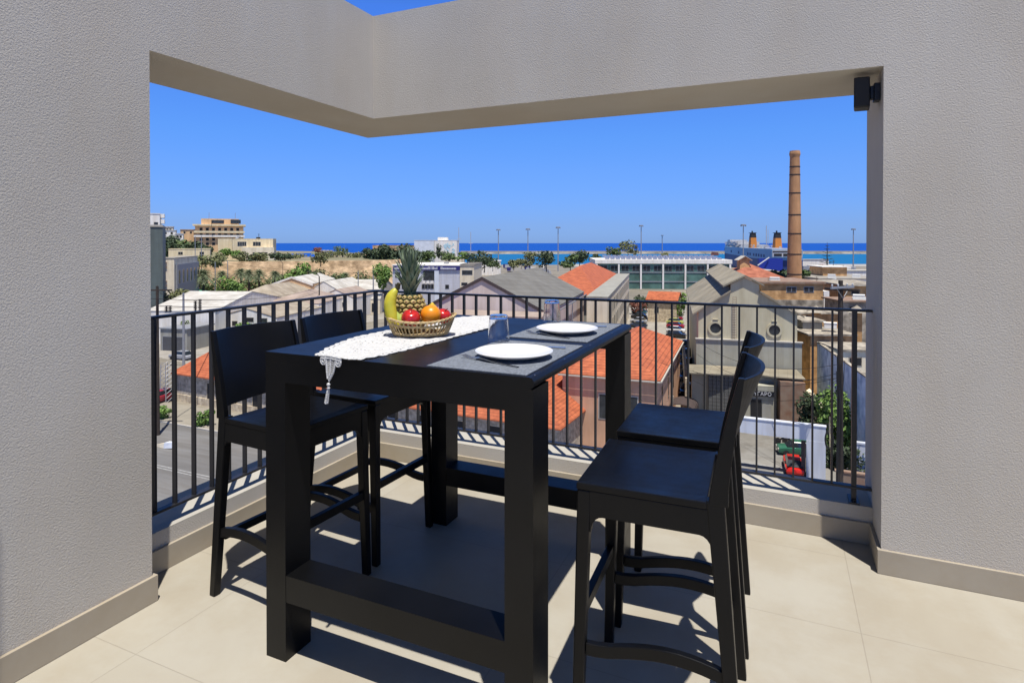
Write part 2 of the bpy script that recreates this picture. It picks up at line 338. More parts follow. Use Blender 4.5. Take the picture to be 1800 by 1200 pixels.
def solo(name, mb, mats, label, cat, loc=None, group=None, **k):
    c = loc
    if c is None:
        xs = [p[0] for p in mb.v]; ys = [p[1] for p in mb.v]; zs = [p[2] for p in mb.v]
        c = ((min(xs) + max(xs)) / 2, (min(ys) + max(ys)) / 2, min(zs))
    return tag(ob(name, mb, mats, org=c, **k), label, cat, group)
def struct(name, mb, mats, **k): return tag(ob(name, mb, mats, **k), kind='structure')
def copy_tree(o, loc=None, rotz=None, label=None, group=None, swap=None):
    def rec(a, par):
        c = a.copy(); COL.objects.link(c); c.parent = par
        ORG[c.name] = ORG.get(a.name, (0, 0, 0))
        for ch in list(a.children): rec(ch, c)
        return c
    c = rec(o, None)
    if loc is not None: c.location = loc; ORG[c.name] = tuple(loc)
    if rotz is not None: c.rotation_euler = (0, 0, rotz)
    if label: c['label'] = label
    if group: c['group'] = group
    return c
def frame(o, ang):
    """local frame: x to the right along a facade, y away; ang = rotation of x axis in world (radians)"""
    cx, sx = cos(ang), sin(ang)
    return lambda x, y, z: (o[0] + x * cx - y * sx, o[1] + x * sx + y * cx, z)
# ================================================================ TERRACE
XL, YR, ZL, ZT, YJ, XJ = -2.3146, 3.0579, 2.2223, 2.8572, 1.6068, 0.4102
XO, YO = XL - 0.463, YR + 0.547
XC, YC, ZC = XL - 0.1835, YR + 0.2671, 0.178
struct('terrace_floor', MB().box(XO, 5.2, -4.5, YO, -0.25, 0.0), 'floor')
t = thing('terrace_wall', 'grey stucco terrace wall with a large corner opening that frames the view', 'wall', (XL, YR, 0))
wm = MB().box(XO, XL, -4.5, YJ, 0, ZT).box(XO, XL, YJ, YO, ZL, ZT).box(XL, XJ, YR, YO, ZL, ZT).box(XJ, 5.2, YR, YO, 0, ZT)
bmw = wm
ob('wall_body', wm, 'stucco', t)
s = .015; zs = .1055
sk = MB().box(XL, XL + s, -4.5, YJ + s, 0.001, zs).box(XC + s, XL, YJ, YJ + s, .001, zs)
sk.box(XC, XC + s, YJ, YC, .001, zs - .001).box(XC + s, XJ, YC - s, YC, .001, zs - .001)
sk.box(XJ - s, XJ, YR, YC - s, .001, zs).box(XJ - s, 5.2, YR - s, YR, .001, zs)
ob('skirting', sk, 'skirt', t, bevel=.0015)
c = thing('low_kerb_wall', 'low stucco upstand with pale cap carrying the balustrade', 'kerb wall', (XC, YC, 0))
ob('upstand', MB().box(XO, XC, YJ, YC, 0, ZC - .004).box(XO, XJ, YC, YO, 0, ZC - .004), 'stucco', c)
ob('cap', MB().box(XO - .01, XC, YJ + .001, YC, ZC - .004, ZC).box(XO - .01, XJ - .001, YC, YO + .01, ZC - .004, ZC), 'curbtop', c)
# building body below the terrace and an unseen block added to cast the shade at the lower left
bb = thing('own_building', 'grey stucco apartment block under the terrace floor', 'building', (0, 0, G))
ob('wall', MB().box(XO + .02, 12, -14, YO - .02, G, -0.251), 'stucco', bb)
hb = thing('shade_block', 'unseen grey stucco block added left of the viewpoint to cast shade', 'building', (-2, -1, 0))
ob('wall', MB().box(XL + .001, -1.70, -4.4, 0.385, 0, 3.5), 'stucco', hb)
# ---- balustrade
RYY, RXX, RZ = 3.37, -2.535, 1.125
t = thing('balustrade', 'dark metal balustrade with upright flat bars round the terrace corner', 'railing', (RXX, RYY, ZC))
a = .018
ob('top_rail', MB().box(RXX - a, RXX + a, YJ, RYY + a, RZ - .012, RZ), 'rail', t, bevel=.002)
ob('top_rail', MB().box(RXX + a, XJ, RYY - a, RYY + a, RZ - .012, RZ), 'rail', t, bevel=.002)
ob('bottom_rail', MB().box(RXX - a, RXX + a, YJ, RYY + a, .245, .257), 'rail', t, bevel=.002)
ob('bottom_rail', MB().box(RXX + a, XJ, RYY - a, RYY + a, .245, .257), 'rail', t, bevel=.002)
for i in range(16):
    y = 1.772 + i * .0985
    ob('baluster', MB().box(RXX - .012, RXX + .012, y - .0045, y + .0045, .257, RZ - .012), 'rail', t)
for i in range(32):
    x = -2.452 + i * .0868
    ob('baluster', MB().box(x - .0045, x + .0045, RYY - .012, RYY + .012, .257, RZ - .012), 'rail', t)
for (x, y, dx, dy) in ((.335, 3.385, .022, .055), (RXX, RYY, .035, .035), (RXX - .0, 1.665, .055, .022)):
    m = MB().box(x - .011, x + .011, RYY - .014 if x > 0 else y - .011, RYY + .014 if x > 0 else y + .011, ZC + .008, RZ - .012)
    p = ob('post', m, 'rail', t)
    m = MB().box(x - dx, x + dx, y - dy, y + dy, ZC, ZC + .008)
    for k in (-1, 1):
        m.lathe([(.0001, .018), (.006, .018), (.006, .008)], (x + (dx * .6 if dx > dy else 0) * k, y + (dy * .7 if dy >= dx else 0) * k, ZC), 8)
    ob('base_plate', m, 'rail', p)
# ---- speaker
t = thing('wall_speaker', 'small black loudspeaker bracketed high on the wall end', 'speaker', (.33, 3.16, 2.13))
ob('cabinet', MB().prism([(.302, 3.115, 2.060), (.366, 3.115, 2.060), (.374, 3.21, 2.060), (.312, 3.21, 2.060)], (0, 0, .138)), 'plastic', t, bevel=.006)
ob('grille', MB().box(.308, .360, 3.110, 3.114, 2.066, 2.190), 'rubber', t)
ob('bracket', MB().box(.3705, .385, 3.145, 3.18, 2.10, 2.16).box(.385, .4095, 3.135, 3.19, 2.09, 2.17), 'plastic', t, bevel=.002)

# ================================================================ TABLE
T0, T1, Y0, Y1, TT = -1.645, -.632, 1.56, 2.772, 1.07
t = thing('bar_table', 'tall black wooden bar table with square legs and low stretchers', 'table', (-1.14, 2.16, 0))
m = MB(); pf = []
r_ = .017; zc_ = TT - r_
prof = [(T0, TT - .034), (T0, TT)]
for k in range(9):
    an = pi / 2 - k * pi / 8; prof.append((T1 - .004 + r_ * cos(an) - r_ + .006, zc_ + r_ * sin(an)))
m.prism([(x, Y0, z) for x, z in prof], (0, Y1 - Y0, 0))
ob('tabletop', m, 'tablewood', t)
ob('front_beam', MB().box(T0, T1 - .001, Y0, Y0 + .122, .968, TT - .0341), 'tablewood', t)
ob('rear_beam', MB().box(T0, T1 - .001, Y1 - .122, Y1, .968, TT - .0341), 'tablewood', t)
for x in (T0, T1 - .09):
    for y in (Y0, Y1 - .121):
        ob('leg', MB().box(x, x + .089, y, y + .121, 0, .9679), 'tablewood', t)
for y in (Y0 + .001, Y1 - .120):
    ob('stretcher', MB().box(T0 + .0892, T1 - .0902, y, y + .118, .208, .300), 'tablewood', t)
for y in (1.60, 1.86, 2.15, 2.47):
    ob('screw_cap', MB().lathe([(.0005, .0015), (.0022, .0012), (.0026, 0)], (T1 - .012, y, TT - .0006), 8), 'steel', t)

# ================================================================ STOOLS
def make_stool():
    t = thing('bar_stool', 'x', 'stool', (0, 0, 0))
    w = .215
    # seat: dished slab
    m = MB(); NX, NY = 10, 10; g = {}
    for k, z0 in enumerate((.742, .722)):
        for i in range(NX + 1):
            for j in range(NY + 1):
                x = -.142 + .369 * i / NX; y = -w + 2 * w * j / NY
                e = max(0, 1 - ((i / NX - .5) * 2) ** 4) * max(0, 1 - ((j / NY - .5) * 2) ** 4)
                g[k, i, j] = len(m.v); m.v.append((x, y, z0 - (.006 * e if k == 0 else 0)))
    for i in range(NX):
        for j in range(NY):
            m.f.append((g[0, i, j], g[0, i + 1, j], g[0, i + 1, j + 1], g[0, i, j + 1])); m.f.append((g[1, i, j], g[1, i, j + 1], g[1, i + 1, j + 1], g[1, i + 1, j])); m.m += [0, 0]
    for i in range(NX):
        for j in (0, NY): m.f.append((g[0, i, j], g[0, i + 1, j], g[1, i + 1, j], g[1, i, j])); m.m.append(0)
    for j in range(NY):
        for i in (0, NX): m.f.append((g[0, i, j], g[0, i, j + 1], g[1, i, j + 1], g[1, i, j])); m.m.append(0)
    ob('seat', m, 'black', t, bevel=.003)
    def brk(x0, x1, z0, zb, r, n=5):
        p = [(x0, .7215), (x1, .7215), (x1, z0)]
        for k in range(n + 1):
            an = pi / 2 * k / n; p.append((x1 - .004 - r * (1 - cos(an)), z0 + (zb - z0) * sin(an)))
        for k in range(n + 1):
            an = pi / 2 * (1 - k / n); p.append((x0 + .004 + r * (1 - cos(an)), z0 + (zb - z0) * sin(an)))
        p.append((x0, z0)); return p
    m = MB()
    for sy in (-1, 1):
        m.prism([(x, sy * (w - .002), z) for x, z in brk(-.160, .188, .60, .648, .035)], (0, -sy * .024, 0))
    m.prism([(.222, y, z) for y, z in brk(-.178, .178, .61, .650, .045)], (-.024, 0, 0))
    m.prism([(-.146, y, z) for y, z in brk(-.178, .178, .63, .665, .04)], (.022, 0, 0))
    ob('seat_frame', m, 'black', t, bevel=.0015)
    def leg(x1, y1, z1, a1, b1, x0, y0, a0, b0):
        m = MB(); N = 5
        for k in range(N + 1):
            f = k / N; z = z1 * f; xx = x0 + (x1 - x0) * f; yy = y0 + (y1 - y0) * f; a = a0 + (a1 - a0) * f; b = b0 + (b1 - b0) * f
            m.v += [(xx - a, yy - b, z), (xx + a, yy - b, z), (xx + a, yy + b, z), (xx - a, yy + b, z)]
        for k in range(N):
            for j in range(4): m.f.append((4 * k + j, 4 * k + (j + 1) % 4, 4 * k + 4 + (j + 1) % 4, 4 * k + 4 + j)); m.m.append(0)
        m.f += [(3, 2, 1, 0), (4 * N, 4 * N + 1, 4 * N + 2, 4 * N + 3)]; m.m += [0, 0]
        return m
    for sy in (-1, 1):
        ob('leg', leg(.205, sy * .195, .721, .0205, .0175, .224, sy * .207, .0155, .015), 'black', t, bevel=.004)
    for sy in (-1, 1):
        ob('leg', leg(-.163, sy * .196, .745, .024, .018, -.224, sy * .206, .016, .015), 'black', t, bevel=.004)
    # backrest: curved panel plus the two side stiles rising out of the rear legs
    m = MB(); NS, NT = 20, 10; g = {}
    def bx(s, z):
        tt = (z - .745) / .34
        return -.150 - .075 * max(tt, 0) ** 1.25 - (.008 + .046 * min(1, max(0, tt))) * (1 - abs(s) ** 2.2)
    for k in (0, 1):
        for i in range(NS + 1):
            for j in range(NT + 1):
                s_ = -1 + 2 * i / NS; zb = .788 + .004 * cos(s_ * pi); z = zb + (1.085 - zb) * j / NT
                th = .012
                g[k, i, j] = len(m.v); m.v.append((bx(s_, z) - (th if k else 0), s_ * (w - .001), z))
    for i in range(NS):
        for j in range(NT):
            m.f.append((g[0, i, j], g[0, i + 1, j], g[0, i + 1, j + 1], g[0, i, j + 1])); m.f.append((g[1, i, j], g[1, i, j + 1], g[1, i + 1, j + 1], g[1, i + 1, j])); m.m += [0, 0]
        for j in (0, NT): m.f.append((g[0, i, j], g[0, i + 1, j], g[1, i + 1, j], g[1, i, j])); m.m.append(0)
    for j in range(NT):
        for i in (0, NS): m.f.append((g[0, i, j], g[0, i, j + 1], g[1, i, j + 1], g[1, i, j])); m.m.append(0)
    for sy in (-1, 1):
        p = []; q = []
        for k in range(11):
            z = .735 + .352 * k / 10; x = bx(1, z); wd = .036 * (1 - k / 10) ** .8 + .011
            p.append((x + .004, z)); q.append((x - wd, z))
        m.prism([(x, sy * w, z) for x, z in p + q[::-1]], (0, -sy * .020, 0))
    ob('backrest', m, 'black', t, bevel=.002)
    for sy in (-1, 1):
        p = []; q = []
        for k in range(13):
            f = k / 12; x = -.196 + .395 * f; z = .262 + .028 * sin(pi * min(1, f * 1.15) ** .9) - .012 * f
            p.append((x, z + .018)); q.append((x, z - .018))
        m = MB().prism([(x, sy * .200 + .011, z) for x, z in p + q[::-1]], (0, -.022, 0))
        ob('footrest', m, 'black', t, bevel=.002)
    ob('footrest', MB().box(.203, .227, -.189, .189, .335, .370), 'black', t, bevel=.002)
    ob('footrest', MB().box(-.200, -.178, -.189, .189, .230, .262), 'black', t, bevel=.002)
    return t
st = make_stool(); gp = 'black bar stools drawn up to the bar table'
st.location = (-1.885, 1.932, 0); st['group'] = gp
st['label'] = 'black bar stool in the left pair, the one nearer the viewer'; st.rotation_euler = (0, 0, -.075)
copy_tree(st, (-1.868, 2.418, 0), -.05, 'black bar stool in the left pair, farther back by the balustrade corner', gp)
c_ = copy_tree(st, (-.329, 1.913, 0), pi + .035, 'black bar stool in the right pair, the one nearer the viewer', gp)
d_ = copy_tree(st, (-.340, 2.440, 0), pi + .03, 'black bar stool in the right pair, farther back beside the table end', gp)

# ================================================================ TABLE SETTING
zt = TT + .0005
for k, (x0, x1, y0, y1, lab) in enumerate(((-.992, -.660, 1.573, 2.112, 'grey woven placemat under the nearer white plate'), (-1.003, -.668, 2.192, 2.735, 'grey woven placemat under the farther white plate'))):
    m = MB(); N = 12
    m.box(x0, x1, y0, y1, zt, zt + .0025)
    solo('placemat', m, 'mat', lab, 'placemat', group='placemats')
zm = zt + .0027
pp = [(.0002, 0), (.070, 0), (.074, .002), (.088, .007), (.112, .013), (.124, .018), (.129, .0215), (.1285, .023), (.122, .020), (.108, .0155), (.084, .0095), (.066, .006), (.0002, .0055)]
solo('dinner_plate', MB().lathe(pp, (-.801, 1.806, zm), 64), 'plate', 'white round dinner plate nearer the table front', 'plate', loc=(-.801, 1.806, zm), group='plates', smooth=True)
solo('dinner_plate', MB().lathe(pp, (-.815, 2.385, zm), 64), 'plate', 'white round dinner plate farther back by the balustrade', 'plate', loc=(-.815, 2.385, zm), group='plates', smooth=True)
gpf = [(.0002, .104), (.030, .104), (.0345, .101), (.036, .094), (.0425, .003), (.0425, 0), (.0405, 0), (.0345, .088), (.030, .091), (.0002, .091)]
solo('drinking_glass', MB().lathe(gpf, (-.985, 2.075, zt), 40), 'glass', 'upturned clear tumbler between the two placemats', 'glass', loc=(-.985, 2.075, zt), group='tumblers', smooth=True)
solo('drinking_glass', MB().lathe(gpf, (-.995, 2.69, zm), 40), 'glass', 'upturned clear tumbler behind the farther plate', 'glass', loc=(-.995, 2.69, zm), group='tumblers', smooth=True)
def fork(p0, p1):
    m = MB(); p0 = Vector((*p0, 0)); p1 = Vector((*p1, 0)); d = (p0 - p1).normalized(); n = Vector((-d.y, d.x, 0)); L = (p0 - p1).length
    def st(pr):
        top = [p1 + d * (L * f) + n * w_ + Vector((0, 0, zm + h_)) for f, w_, h_ in pr]; bot = [p1 + d * (L * f) - n * w_ + Vector((0, 0, zm + h_)) for f, w_, h_ in pr]
        k = len(m.v); q = len(pr)
        for z in (0, .0018): m.v += [tuple(v + Vector((0, 0, z))) for v in top] + [tuple(v + Vector((0, 0, z))) for v in bot]
        for i in range(q - 1):
            m.f += [(k + i, k + i + 1, k + q + i + 1, k + q + i), (k + 2 * q + i, k + 3 * q + i, k + 3 * q + i + 1, k + 2 * q + i + 1), (k + i, k + 2 * q + i, k + 2 * q + i + 1, k + i + 1), (k + q + i, k + q + i + 1, k + 3 * q + i + 1, k + 3 * q + i)]
            m.m += [0] * 4
    st([(0, .006, .0005), (.08, .0075, .0005), (.35, .0045, .002), (.6, .003, .006), (.68, .006, .007), (.75, .0115, .005)])
    for o in (-.009, -.003, .003, .009):
        a = p1 + d * (L * .75) + n * o; b = p1 + d * L + n * o
        m.tube([a + Vector((0, 0, zm + .006)), (a + b) / 2 + Vector((0, 0, zm + .003)), b + Vector((0, 0, zm + .009))], .0013, 6)
    return m
solo('fork', fork((-.952, 1.735), (-.722, 1.655)), 'steel', 'steel fork in front of the nearer plate', 'fork', group='forks')
solo('fork', fork((-.965, 2.315), (-.755, 2.235)), 'steel', 'steel fork in front of the farther plate', 'fork', group='forks')
def knife(p0, p1):
    m = MB(); p0 = Vector((*p0, zm + .001)); p1 = Vector((*p1, zm + .001)); d = (p0 - p1).normalized(); n = Vector((-d.y, d.x, 0)); L = (p0 - p1).length
    hp = [(0, .004), (.02, .0075), (.25, .007), (.42, .005), (.45, .004)]
    poly = [p1 + d * L * f + n * w_ for f, w_ in hp] + [p1 + d * L * f - n * w_ for f, w_ in hp[::-1]]
    m.prism(poly, (0, 0, .0035))
    bl = [(.45, .003), (.5, .008), (.9, .009), (1.0, .001)]
    poly = [p1 + d * L * f + n * w_ for f, w_ in bl] + [p1 + d * L * f - n * .003 for f, w_ in bl[::-1]]
    m.prism([v + Vector((0, 0, .001)) for v in poly], (0, 0, .0012)); return m
solo('knife', knife((-.93, 1.985), (-.695, 2.02)), 'steel', 'steel knife behind the nearer plate with its handle showing', 'knife', group='knives')
solo('knife', knife((-.94, 2.565), (-.705, 2.61)), 'steel', 'steel knife behind the farther plate with its handle showing', 'knife', group='knives')
# ---- lace runner
t = thing('table_runner', 'white crochet lace table runner with a tassel hanging over the table front', 'runner', (-1.36, 2.1, zt))
lf = [(1.556, -1.415), (1.65, -1.462), (1.80, -1.52), (1.95, -1.545), (2.3, -1.525), (2.6, -1.502), (2.71, -1.45), (2.765, -1.40)]
rt = [(1.556, -1.243), (1.65, -1.222), (1.8, -1.208), (2.0, -1.198), (2.4, -1.182), (2.6, -1.205), (2.70, -1.28), (2.765, -1.36)]
def itp(a, y):
    for (y0, x0), (y1, x1) in zip(a, a[1:]):
        if y <= y1: return x0 + (x1 - x0) * (y - y0) / (y1 - y0)
    return a[-1][1]
m = MB(); NY, NX = 210, 50; g = {}
for j in range(NY + 1):
    y = 1.556 + (2.765 - 1.556) * j / NY; xl = itp(lf, y); xr = itp(rt, y); sc = .010 * abs(sin(y * pi / .05))
    xl -= sc; xr += .010 * abs(sin((y + .01) * pi / .05))
    for i in range(NX + 1):
        f = i / NX; x = xl + (xr - xl) * f
        cx = ((x + 1.365) / .085); ph = math.hypot(cx, (y % .19 - .095) / .085)
        z = zt + .003 + .0012 * sin(ph * 9) + random.uniform(0, .0006)
        g[j, i] = len(m.v); m.v.append((x, y, z))
for j in range(NY):
    for i in range(NX):
        yy = 1.556 + 1.209 * j / NY; ph_ = math.hypot((i - NX / 2) / 15, ((yy % .19) - .095) / .085)
        if ((abs(ph_ - .62) < .12 or abs(ph_ - 1.1) < .10) and i % 3 == 0 and j % 3 == 0) or (i in (3, NX - 4) and j % 4 < 2): continue
        m.f.append((g[j, i], g[j, i + 1], g[j + 1, i + 1], g[j + 1, i])); m.m.append(0)
rb = ob('lace_panel', m, 'lace', t, smooth=True)
so_ = rb.modifiers.new('thick', 'SOLIDIFY'); so_.thickness = .002; so_.offset = -1
# overhang: scalloped lobes, ladder work, solid point
m = MB(); yf = Y0 - .004
PXs = lambda u, v: (lambda d: (UV(u, v, d)[0], yf, UV(u, v, d)[2]))(1.962)
def lobe(cu, cv, r, r2):
    pts = [PXs(cu + r * cos(a), cv + r2 * sin(a)) for a in [2 * pi * k / 14 for k in range(14)]]
    m.tube(pts + [pts[0]], .0028, 6)
    pts = [PXs(cu + .45 * r * cos(a), cv + .45 * r2 * sin(a)) for a in [2 * pi * k / 10 for k in range(10)]]
    m.tube(pts + [pts[0]], .0034, 6)
    for a in range(8):
        m.tube([PXs(cu + .4 * r * cos(a * pi / 4), cv + .4 * r2 * sin(a * pi / 4)), PXs(cu + r * cos(a * pi / 4), cv + r2 * sin(a * pi / 4))], .002, 5)
lobe(559, 636, 7.5, 7.5); lobe(594.5, 637, 6.5, 8)
for pa in ([(565, 627), (566, 640), (567, 655), (569, 668)], [(590, 629), (587, 642), (583, 656), (575, 668)], [(577, 629), (576, 640), (575, 651), (573, 662)], [(551, 628), (577, 627.5), (602, 630)], [(553, 632), (577, 631), (600, 634)]):
    m.tube([PXs(*q) for q in pa], .0034, 6)
for k in range(8):
    f = k / 8; y_ = 632 + 27 * f
    m.tube([PXs(565 + 2 * f, y_), PXs(576, y_ + 3)], .0017, 5); m.tube([PXs(576, y_ + 3), PXs(590 - 7 * f, y_)], .0017, 5)
m.prism([PXs(566.5, 655), PXs(575, 658), PXs(583.5, 655), PXs(579, 664), PXs(572, 674), PXs(569, 668)], (0, .003, 0))
m.prism([PXs(551, 626.5), PXs(602, 629), PXs(602, 632), PXs(551, 630)], (0, .003, 0))
ob('lace_drop', m, 'lace', t)
m = MB()
m.lathe([(.0005, .006), (.0055, .003), (.0065, 0), (.0055, -.004), (.003, -.007), (.006, -.012)], PXs(571, 678), 10)
for k in range(22):
    a = random.uniform(0, 2 * pi); rr = random.uniform(0, .007); p = PXs(571, 680); q = PXs(566 + random.uniform(-1, 1), 712 + random.uniform(-2, 1.5))
    m.tube([(p[0] + .3 * rr * cos(a), p[1] + .3 * rr * sin(a), p[2]), (p[0] * .6 + q[0] * .4 + rr * .8 * cos(a), p[1] + rr * .7 * sin(a), p[2] * .6 + q[2] * .4), (q[0] + rr * cos(a), q[1] - .002 + rr * .8 * sin(a), q[2])], .0016, 5)
ob('tassel', m, 'lace', t)
# ---- basket
BC = (-1.334, 2.070); zb = zt + .005
t = thing('fruit_basket', 'shallow oval wicker basket on the lace runner', 'basket', (BC[0], BC[1], zb))
ca, sa = cos(YAW + .05), sin(YAW + .05)
def BP(a, L, Wd, z): return (BC[0] + L * cos(a) * ca - Wd * sin(a) * sa, BC[1] + L * cos(a) * sa + Wd * sin(a) * ca, zb + z)
def rimz(a): return .062 + .022 * abs(cos(a)) ** 3
N = 96
m = MB()
k = len(m.v)
for (L, Wd, z) in ((.0, .0, .003), (.104, .070, .003), (.108, .074, .006)):
    for i in range(N): m.v.append(BP(2 * pi * i / N, L, Wd, z))
for r0 in range(2):
    for i in range(N): m.f.append((r0 * N + i, r0 * N + (i + 1) % N, (r0 + 1) * N + (i + 1) % N, (r0 + 1) * N + i)); m.m.append(0)
ob('base', m, 'wicker', t)
def wall(f, a): # f 0..1 up the side
    L = .108 + .034 * f ** .8; Wd = .074 + .028 * f ** .8
    return L, Wd, .004 + (rimz(a) - .004) * f
m = MB()
for i in range(N):
    a = 2 * pi * i / N
    m.tube([BP(a + .02 * (1 if i % 2 else -1), *wall(f, a)) for f in (0, .35, .7, 1)], .0013, 5)
for rr, f, th in ((0, .04, .0026), (0, .10, .0022), (0, .16, .0022), (1, .62, .0018), (1, .68, .0020), (1, .74, .0018)):
    m.tube([BP(2 * pi * i / N, *wall(f + .012 * (1 if (i + rr) % 2 else -1), 2 * pi * i / N)) for i in range(N + 1)], th, 5)
for q in range(8):
    f = .2 + q * .055
    for sgn in (1,):
        seg = [i for i in range(N + 1) if abs(sin(2 * pi * i / N)) < .62]
        run = []
        for i in range(N + 1):
            if abs(sin(2 * pi * i / N)) < .6: run.append(BP(2 * pi * i / N, *wall(f + .012 * (1 if (i + q) % 2 else -1), 2 * pi * i / N)))
            else:
                if len(run) > 2: m.tube(run, .0017, 5)
                run = []
        if len(run) > 2: m.tube(run, .0017, 5)
ob('woven_side', m, 'wicker', t)
m = MB()
for ph in range(3):
    m.tube([(lambda P: (P[0], P[1], P[2]))(BP(2 * pi * i / N, .142 + .003 * cos(i * .9 + ph * 2.1), .102 + .003 * cos(i * .9 + ph * 2.1), rimz(2 * pi * i / N) + .003 * sin(i * .9 + ph * 2.1))) for i in range(N + 1)], .0028, 6)
ob('rim', m, 'wicker', t)
# ---- fruit
def blob(c, r, n=28, k=20, dimple=.18, sq=.92, tilt=(0, 0)):
    m = MB(); pr = []
    for i in range(k + 1):
        th = pi * i / k; rr = sin(th); z = cos(th) * sq
        z -= dimple * math.exp(-(rr / .28) ** 2) * (1 if z > 0 else -.5)
        pr.append((max(rr, .002) * r * (1 + .05 * sin(th * 1.0) * cos(th)), z * r))
    m.lathe(pr[::-1], (0, 0, 0), n)
    Mx = Matrix.Rotation(tilt[0], 3, 'X') @ Matrix.Rotation(tilt[1], 3, 'Y')
    m.v = [tuple(Mx @ Vector(p) + Vector(c)) for p in m.v]
    return m, Mx
def apple(c, r, lab, tl):
    t = thing('apple', lab, 'apple', c); m, Mx = blob(c, r, tilt=tl); ob('flesh', m, 'apple', t, smooth=True)
    b = Vector(c) + Mx @ Vector((0, 0, r * .72)); ob('stalk', MB().tube([b, b + Mx @ Vector((.002, 0, r * .35)), b + Mx @ Vector((.006, 0, r * .55))], .0013, 6), 'stem', t)
    t['group'] = 'red apples in the basket'
apple(UV(722, 560, 2.375), .038, 'glossy red apple at the front of the fruit basket', (.5, .3))
apple(UV(779, 556, 2.45), .033, 'dark red apple at the right end of the basket behind the orange', (.2, .5))
m, _ = blob(UV(757, 553.5, 2.40), .0405, dimple=.03, sq=.96); solo('orange', m, 'orange', 'bright orange fruit in the right half of the basket', 'orange', smooth=True)
m = MB(); m.lathe([(.0005, -.042), (.006, -.038), (.018, -.028), (.026, -.012), (.028, 0), (.026, .012), (.018, .026), (.007, .037), (.004, .042), (.0005, .044)], (0, 0, 0), 20)
c = UV(759, 549, 2.46); Mx = Matrix.Rotation(.25, 3, 'X') @ Matrix.Rotation(.2, 3, 'Y'); m.v = [tuple(Mx @ Vector(p) + Vector(c)) for p in m.v]
solo('lemon', m, 'lemon', 'yellow lemon whose tip shows above the orange', 'lemon', smooth=True)
m = MB(); m.lathe([(.0005, -.028), (.016, -.026), (.026, -.014), (.027, 0), (.022, .013), (.014, .025), (.009, .036), (.005, .041), (.0005, .042)], (0, 0, 0), 22)
c = UV(698, 562, 2.405); Mx = Matrix.Rotation(.35, 3, 'X') @ Matrix.Rotation(-.15, 3, 'Y'); m.v = [tuple(Mx @ Vector(p) + Vector(c)) for p in m.v]
solo('pear', m, 'pear', 'small pale green pear at the left end of the basket', 'pear', smooth=True)
t = thing('banana', 'yellow banana standing upright at the left end of the basket', 'banana', UV(690, 560, 2.38))
bp = [(700, 575), (694, 568), (689, 557), (686, 545), (685.5, 533), (688, 522), (693, 513.5), (697, 508.5)]
br = [.008, .017, .0225, .0245, .0245, .0225, .0165, .009]
pts = [Vector(UV(u, v, 2.385 + .012 * i / 7)) for i, (u, v) in enumerate(bp)]
# refine
P2 = []; R2 = []
for i in range(len(pts) - 1):
    for q in range(4):
        f = q / 4; p0 = pts[max(i - 1, 0)]; p1 = pts[i]; p2 = pts[i + 1]; p3 = pts[min(i + 2, len(pts) - 1)]
        P2.append(.5 * ((2 * p1) + (p2 - p0) * f + (2 * p0 - 5 * p1 + 4 * p2 - p3) * f * f + (3 * p1 - p0 - 3 * p2 + p3) * f ** 3)); R2.append(br[i] + (br[i + 1] - br[i]) * f)
P2.append(pts[-1]); R2.append(br[-1])
ob('flesh', MB().tube(P2, R2, 10), 'banana', t, smooth=True)
e = pts[-1]; ob('stem', MB().tube([e - Vector((.002, 0, .005)), e + Vector((.006, 0, .008)), e + Vector((.012, 0, .024))], [.0105, .0075, .0085], 8), 'stem', t, smooth=True)
# pineapple
pc = Vector(UV(720, 571, 2.485)); pc.z = zb + .006
t = thing('pineapple', 'whole pineapple with a tall grey-green crown, upright in the basket', 'pineapple', tuple(pc))
HB = .155; RB = .067
def prad(f): return RB * (1 - abs(2 * f - 1) ** 3.2 * .42)
m = MB(); pr = [(.0005, 0)] + [(prad(k / 16) * .93, HB * k / 16) for k in range(17)] + [(.0005, HB + .002)]
m.lathe(pr, tuple(pc), 28); core = ob('body', m, 'pinedark', t, smooth=True)
m = MB(); rows = 9; per = 13
for j in range(rows):
    for i in range(per):
        f = (j + .6) / (rows + .2); a = 2 * pi * (i + .5 * (j % 2)) / per; r = prad(f); z = HB * f
        n = Vector((cos(a), sin(a), (.5 - f) * -.5 * 1.0)).normalized(); n = Vector((cos(a), sin(a), (f - .5) * .8)).normalized()
        tx = Vector((-sin(a), cos(a), 0)); tz = n.cross(tx) * -1
        if tz.z < 0: tz = -tz
        c0 = pc + Vector((cos(a) * r * .93, sin(a) * r * .93, z)); hw = r * pi / per * .93; hh = HB / rows * .60
        k = len(m.v); ring = [(0, 1), (.75, .55), (1, 0), (.75, -.55), (0, -1), (-.75, -.55), (-1, 0), (-.75, .55)]
        for (q, lift) in ((1.0, 0), (.80, .0055), (.42, .0070)):
            for (x, y) in ring: m.v.append(tuple(c0 + tx * (x * hw * q) + tz * (y * hh * q) + n * lift))
        m.v.append(tuple(c0 + n * .0095 - tz * .001))
        for L in range(2):
            for e_ in range(8): m.f.append((k + 8 * L + e_, k + 8 * L + (e_ + 1) % 8, k + 8 * L + 8 + (e_ + 1) % 8, k + 8 * L + 8 + e_)); m.m.append(0 if L == 0 else 1)
        for e_ in range(8): m.f.append((k + 16 + e_, k + 16 + (e_ + 1) % 8, k + 24)); m.m.append(2)
ob('rind_eyes', m, ['pine', pm('pineapple_eye', (.50, .40, .17), .6, .25, 80, c2=(.33, .26, .07)), pm('pineapple_eye_tip', (.28, .15, .06), .7, .2, 80)], core)
m = MB(); top = pc + Vector((0, 0, HB - .004)); rnd = random.Random(3)
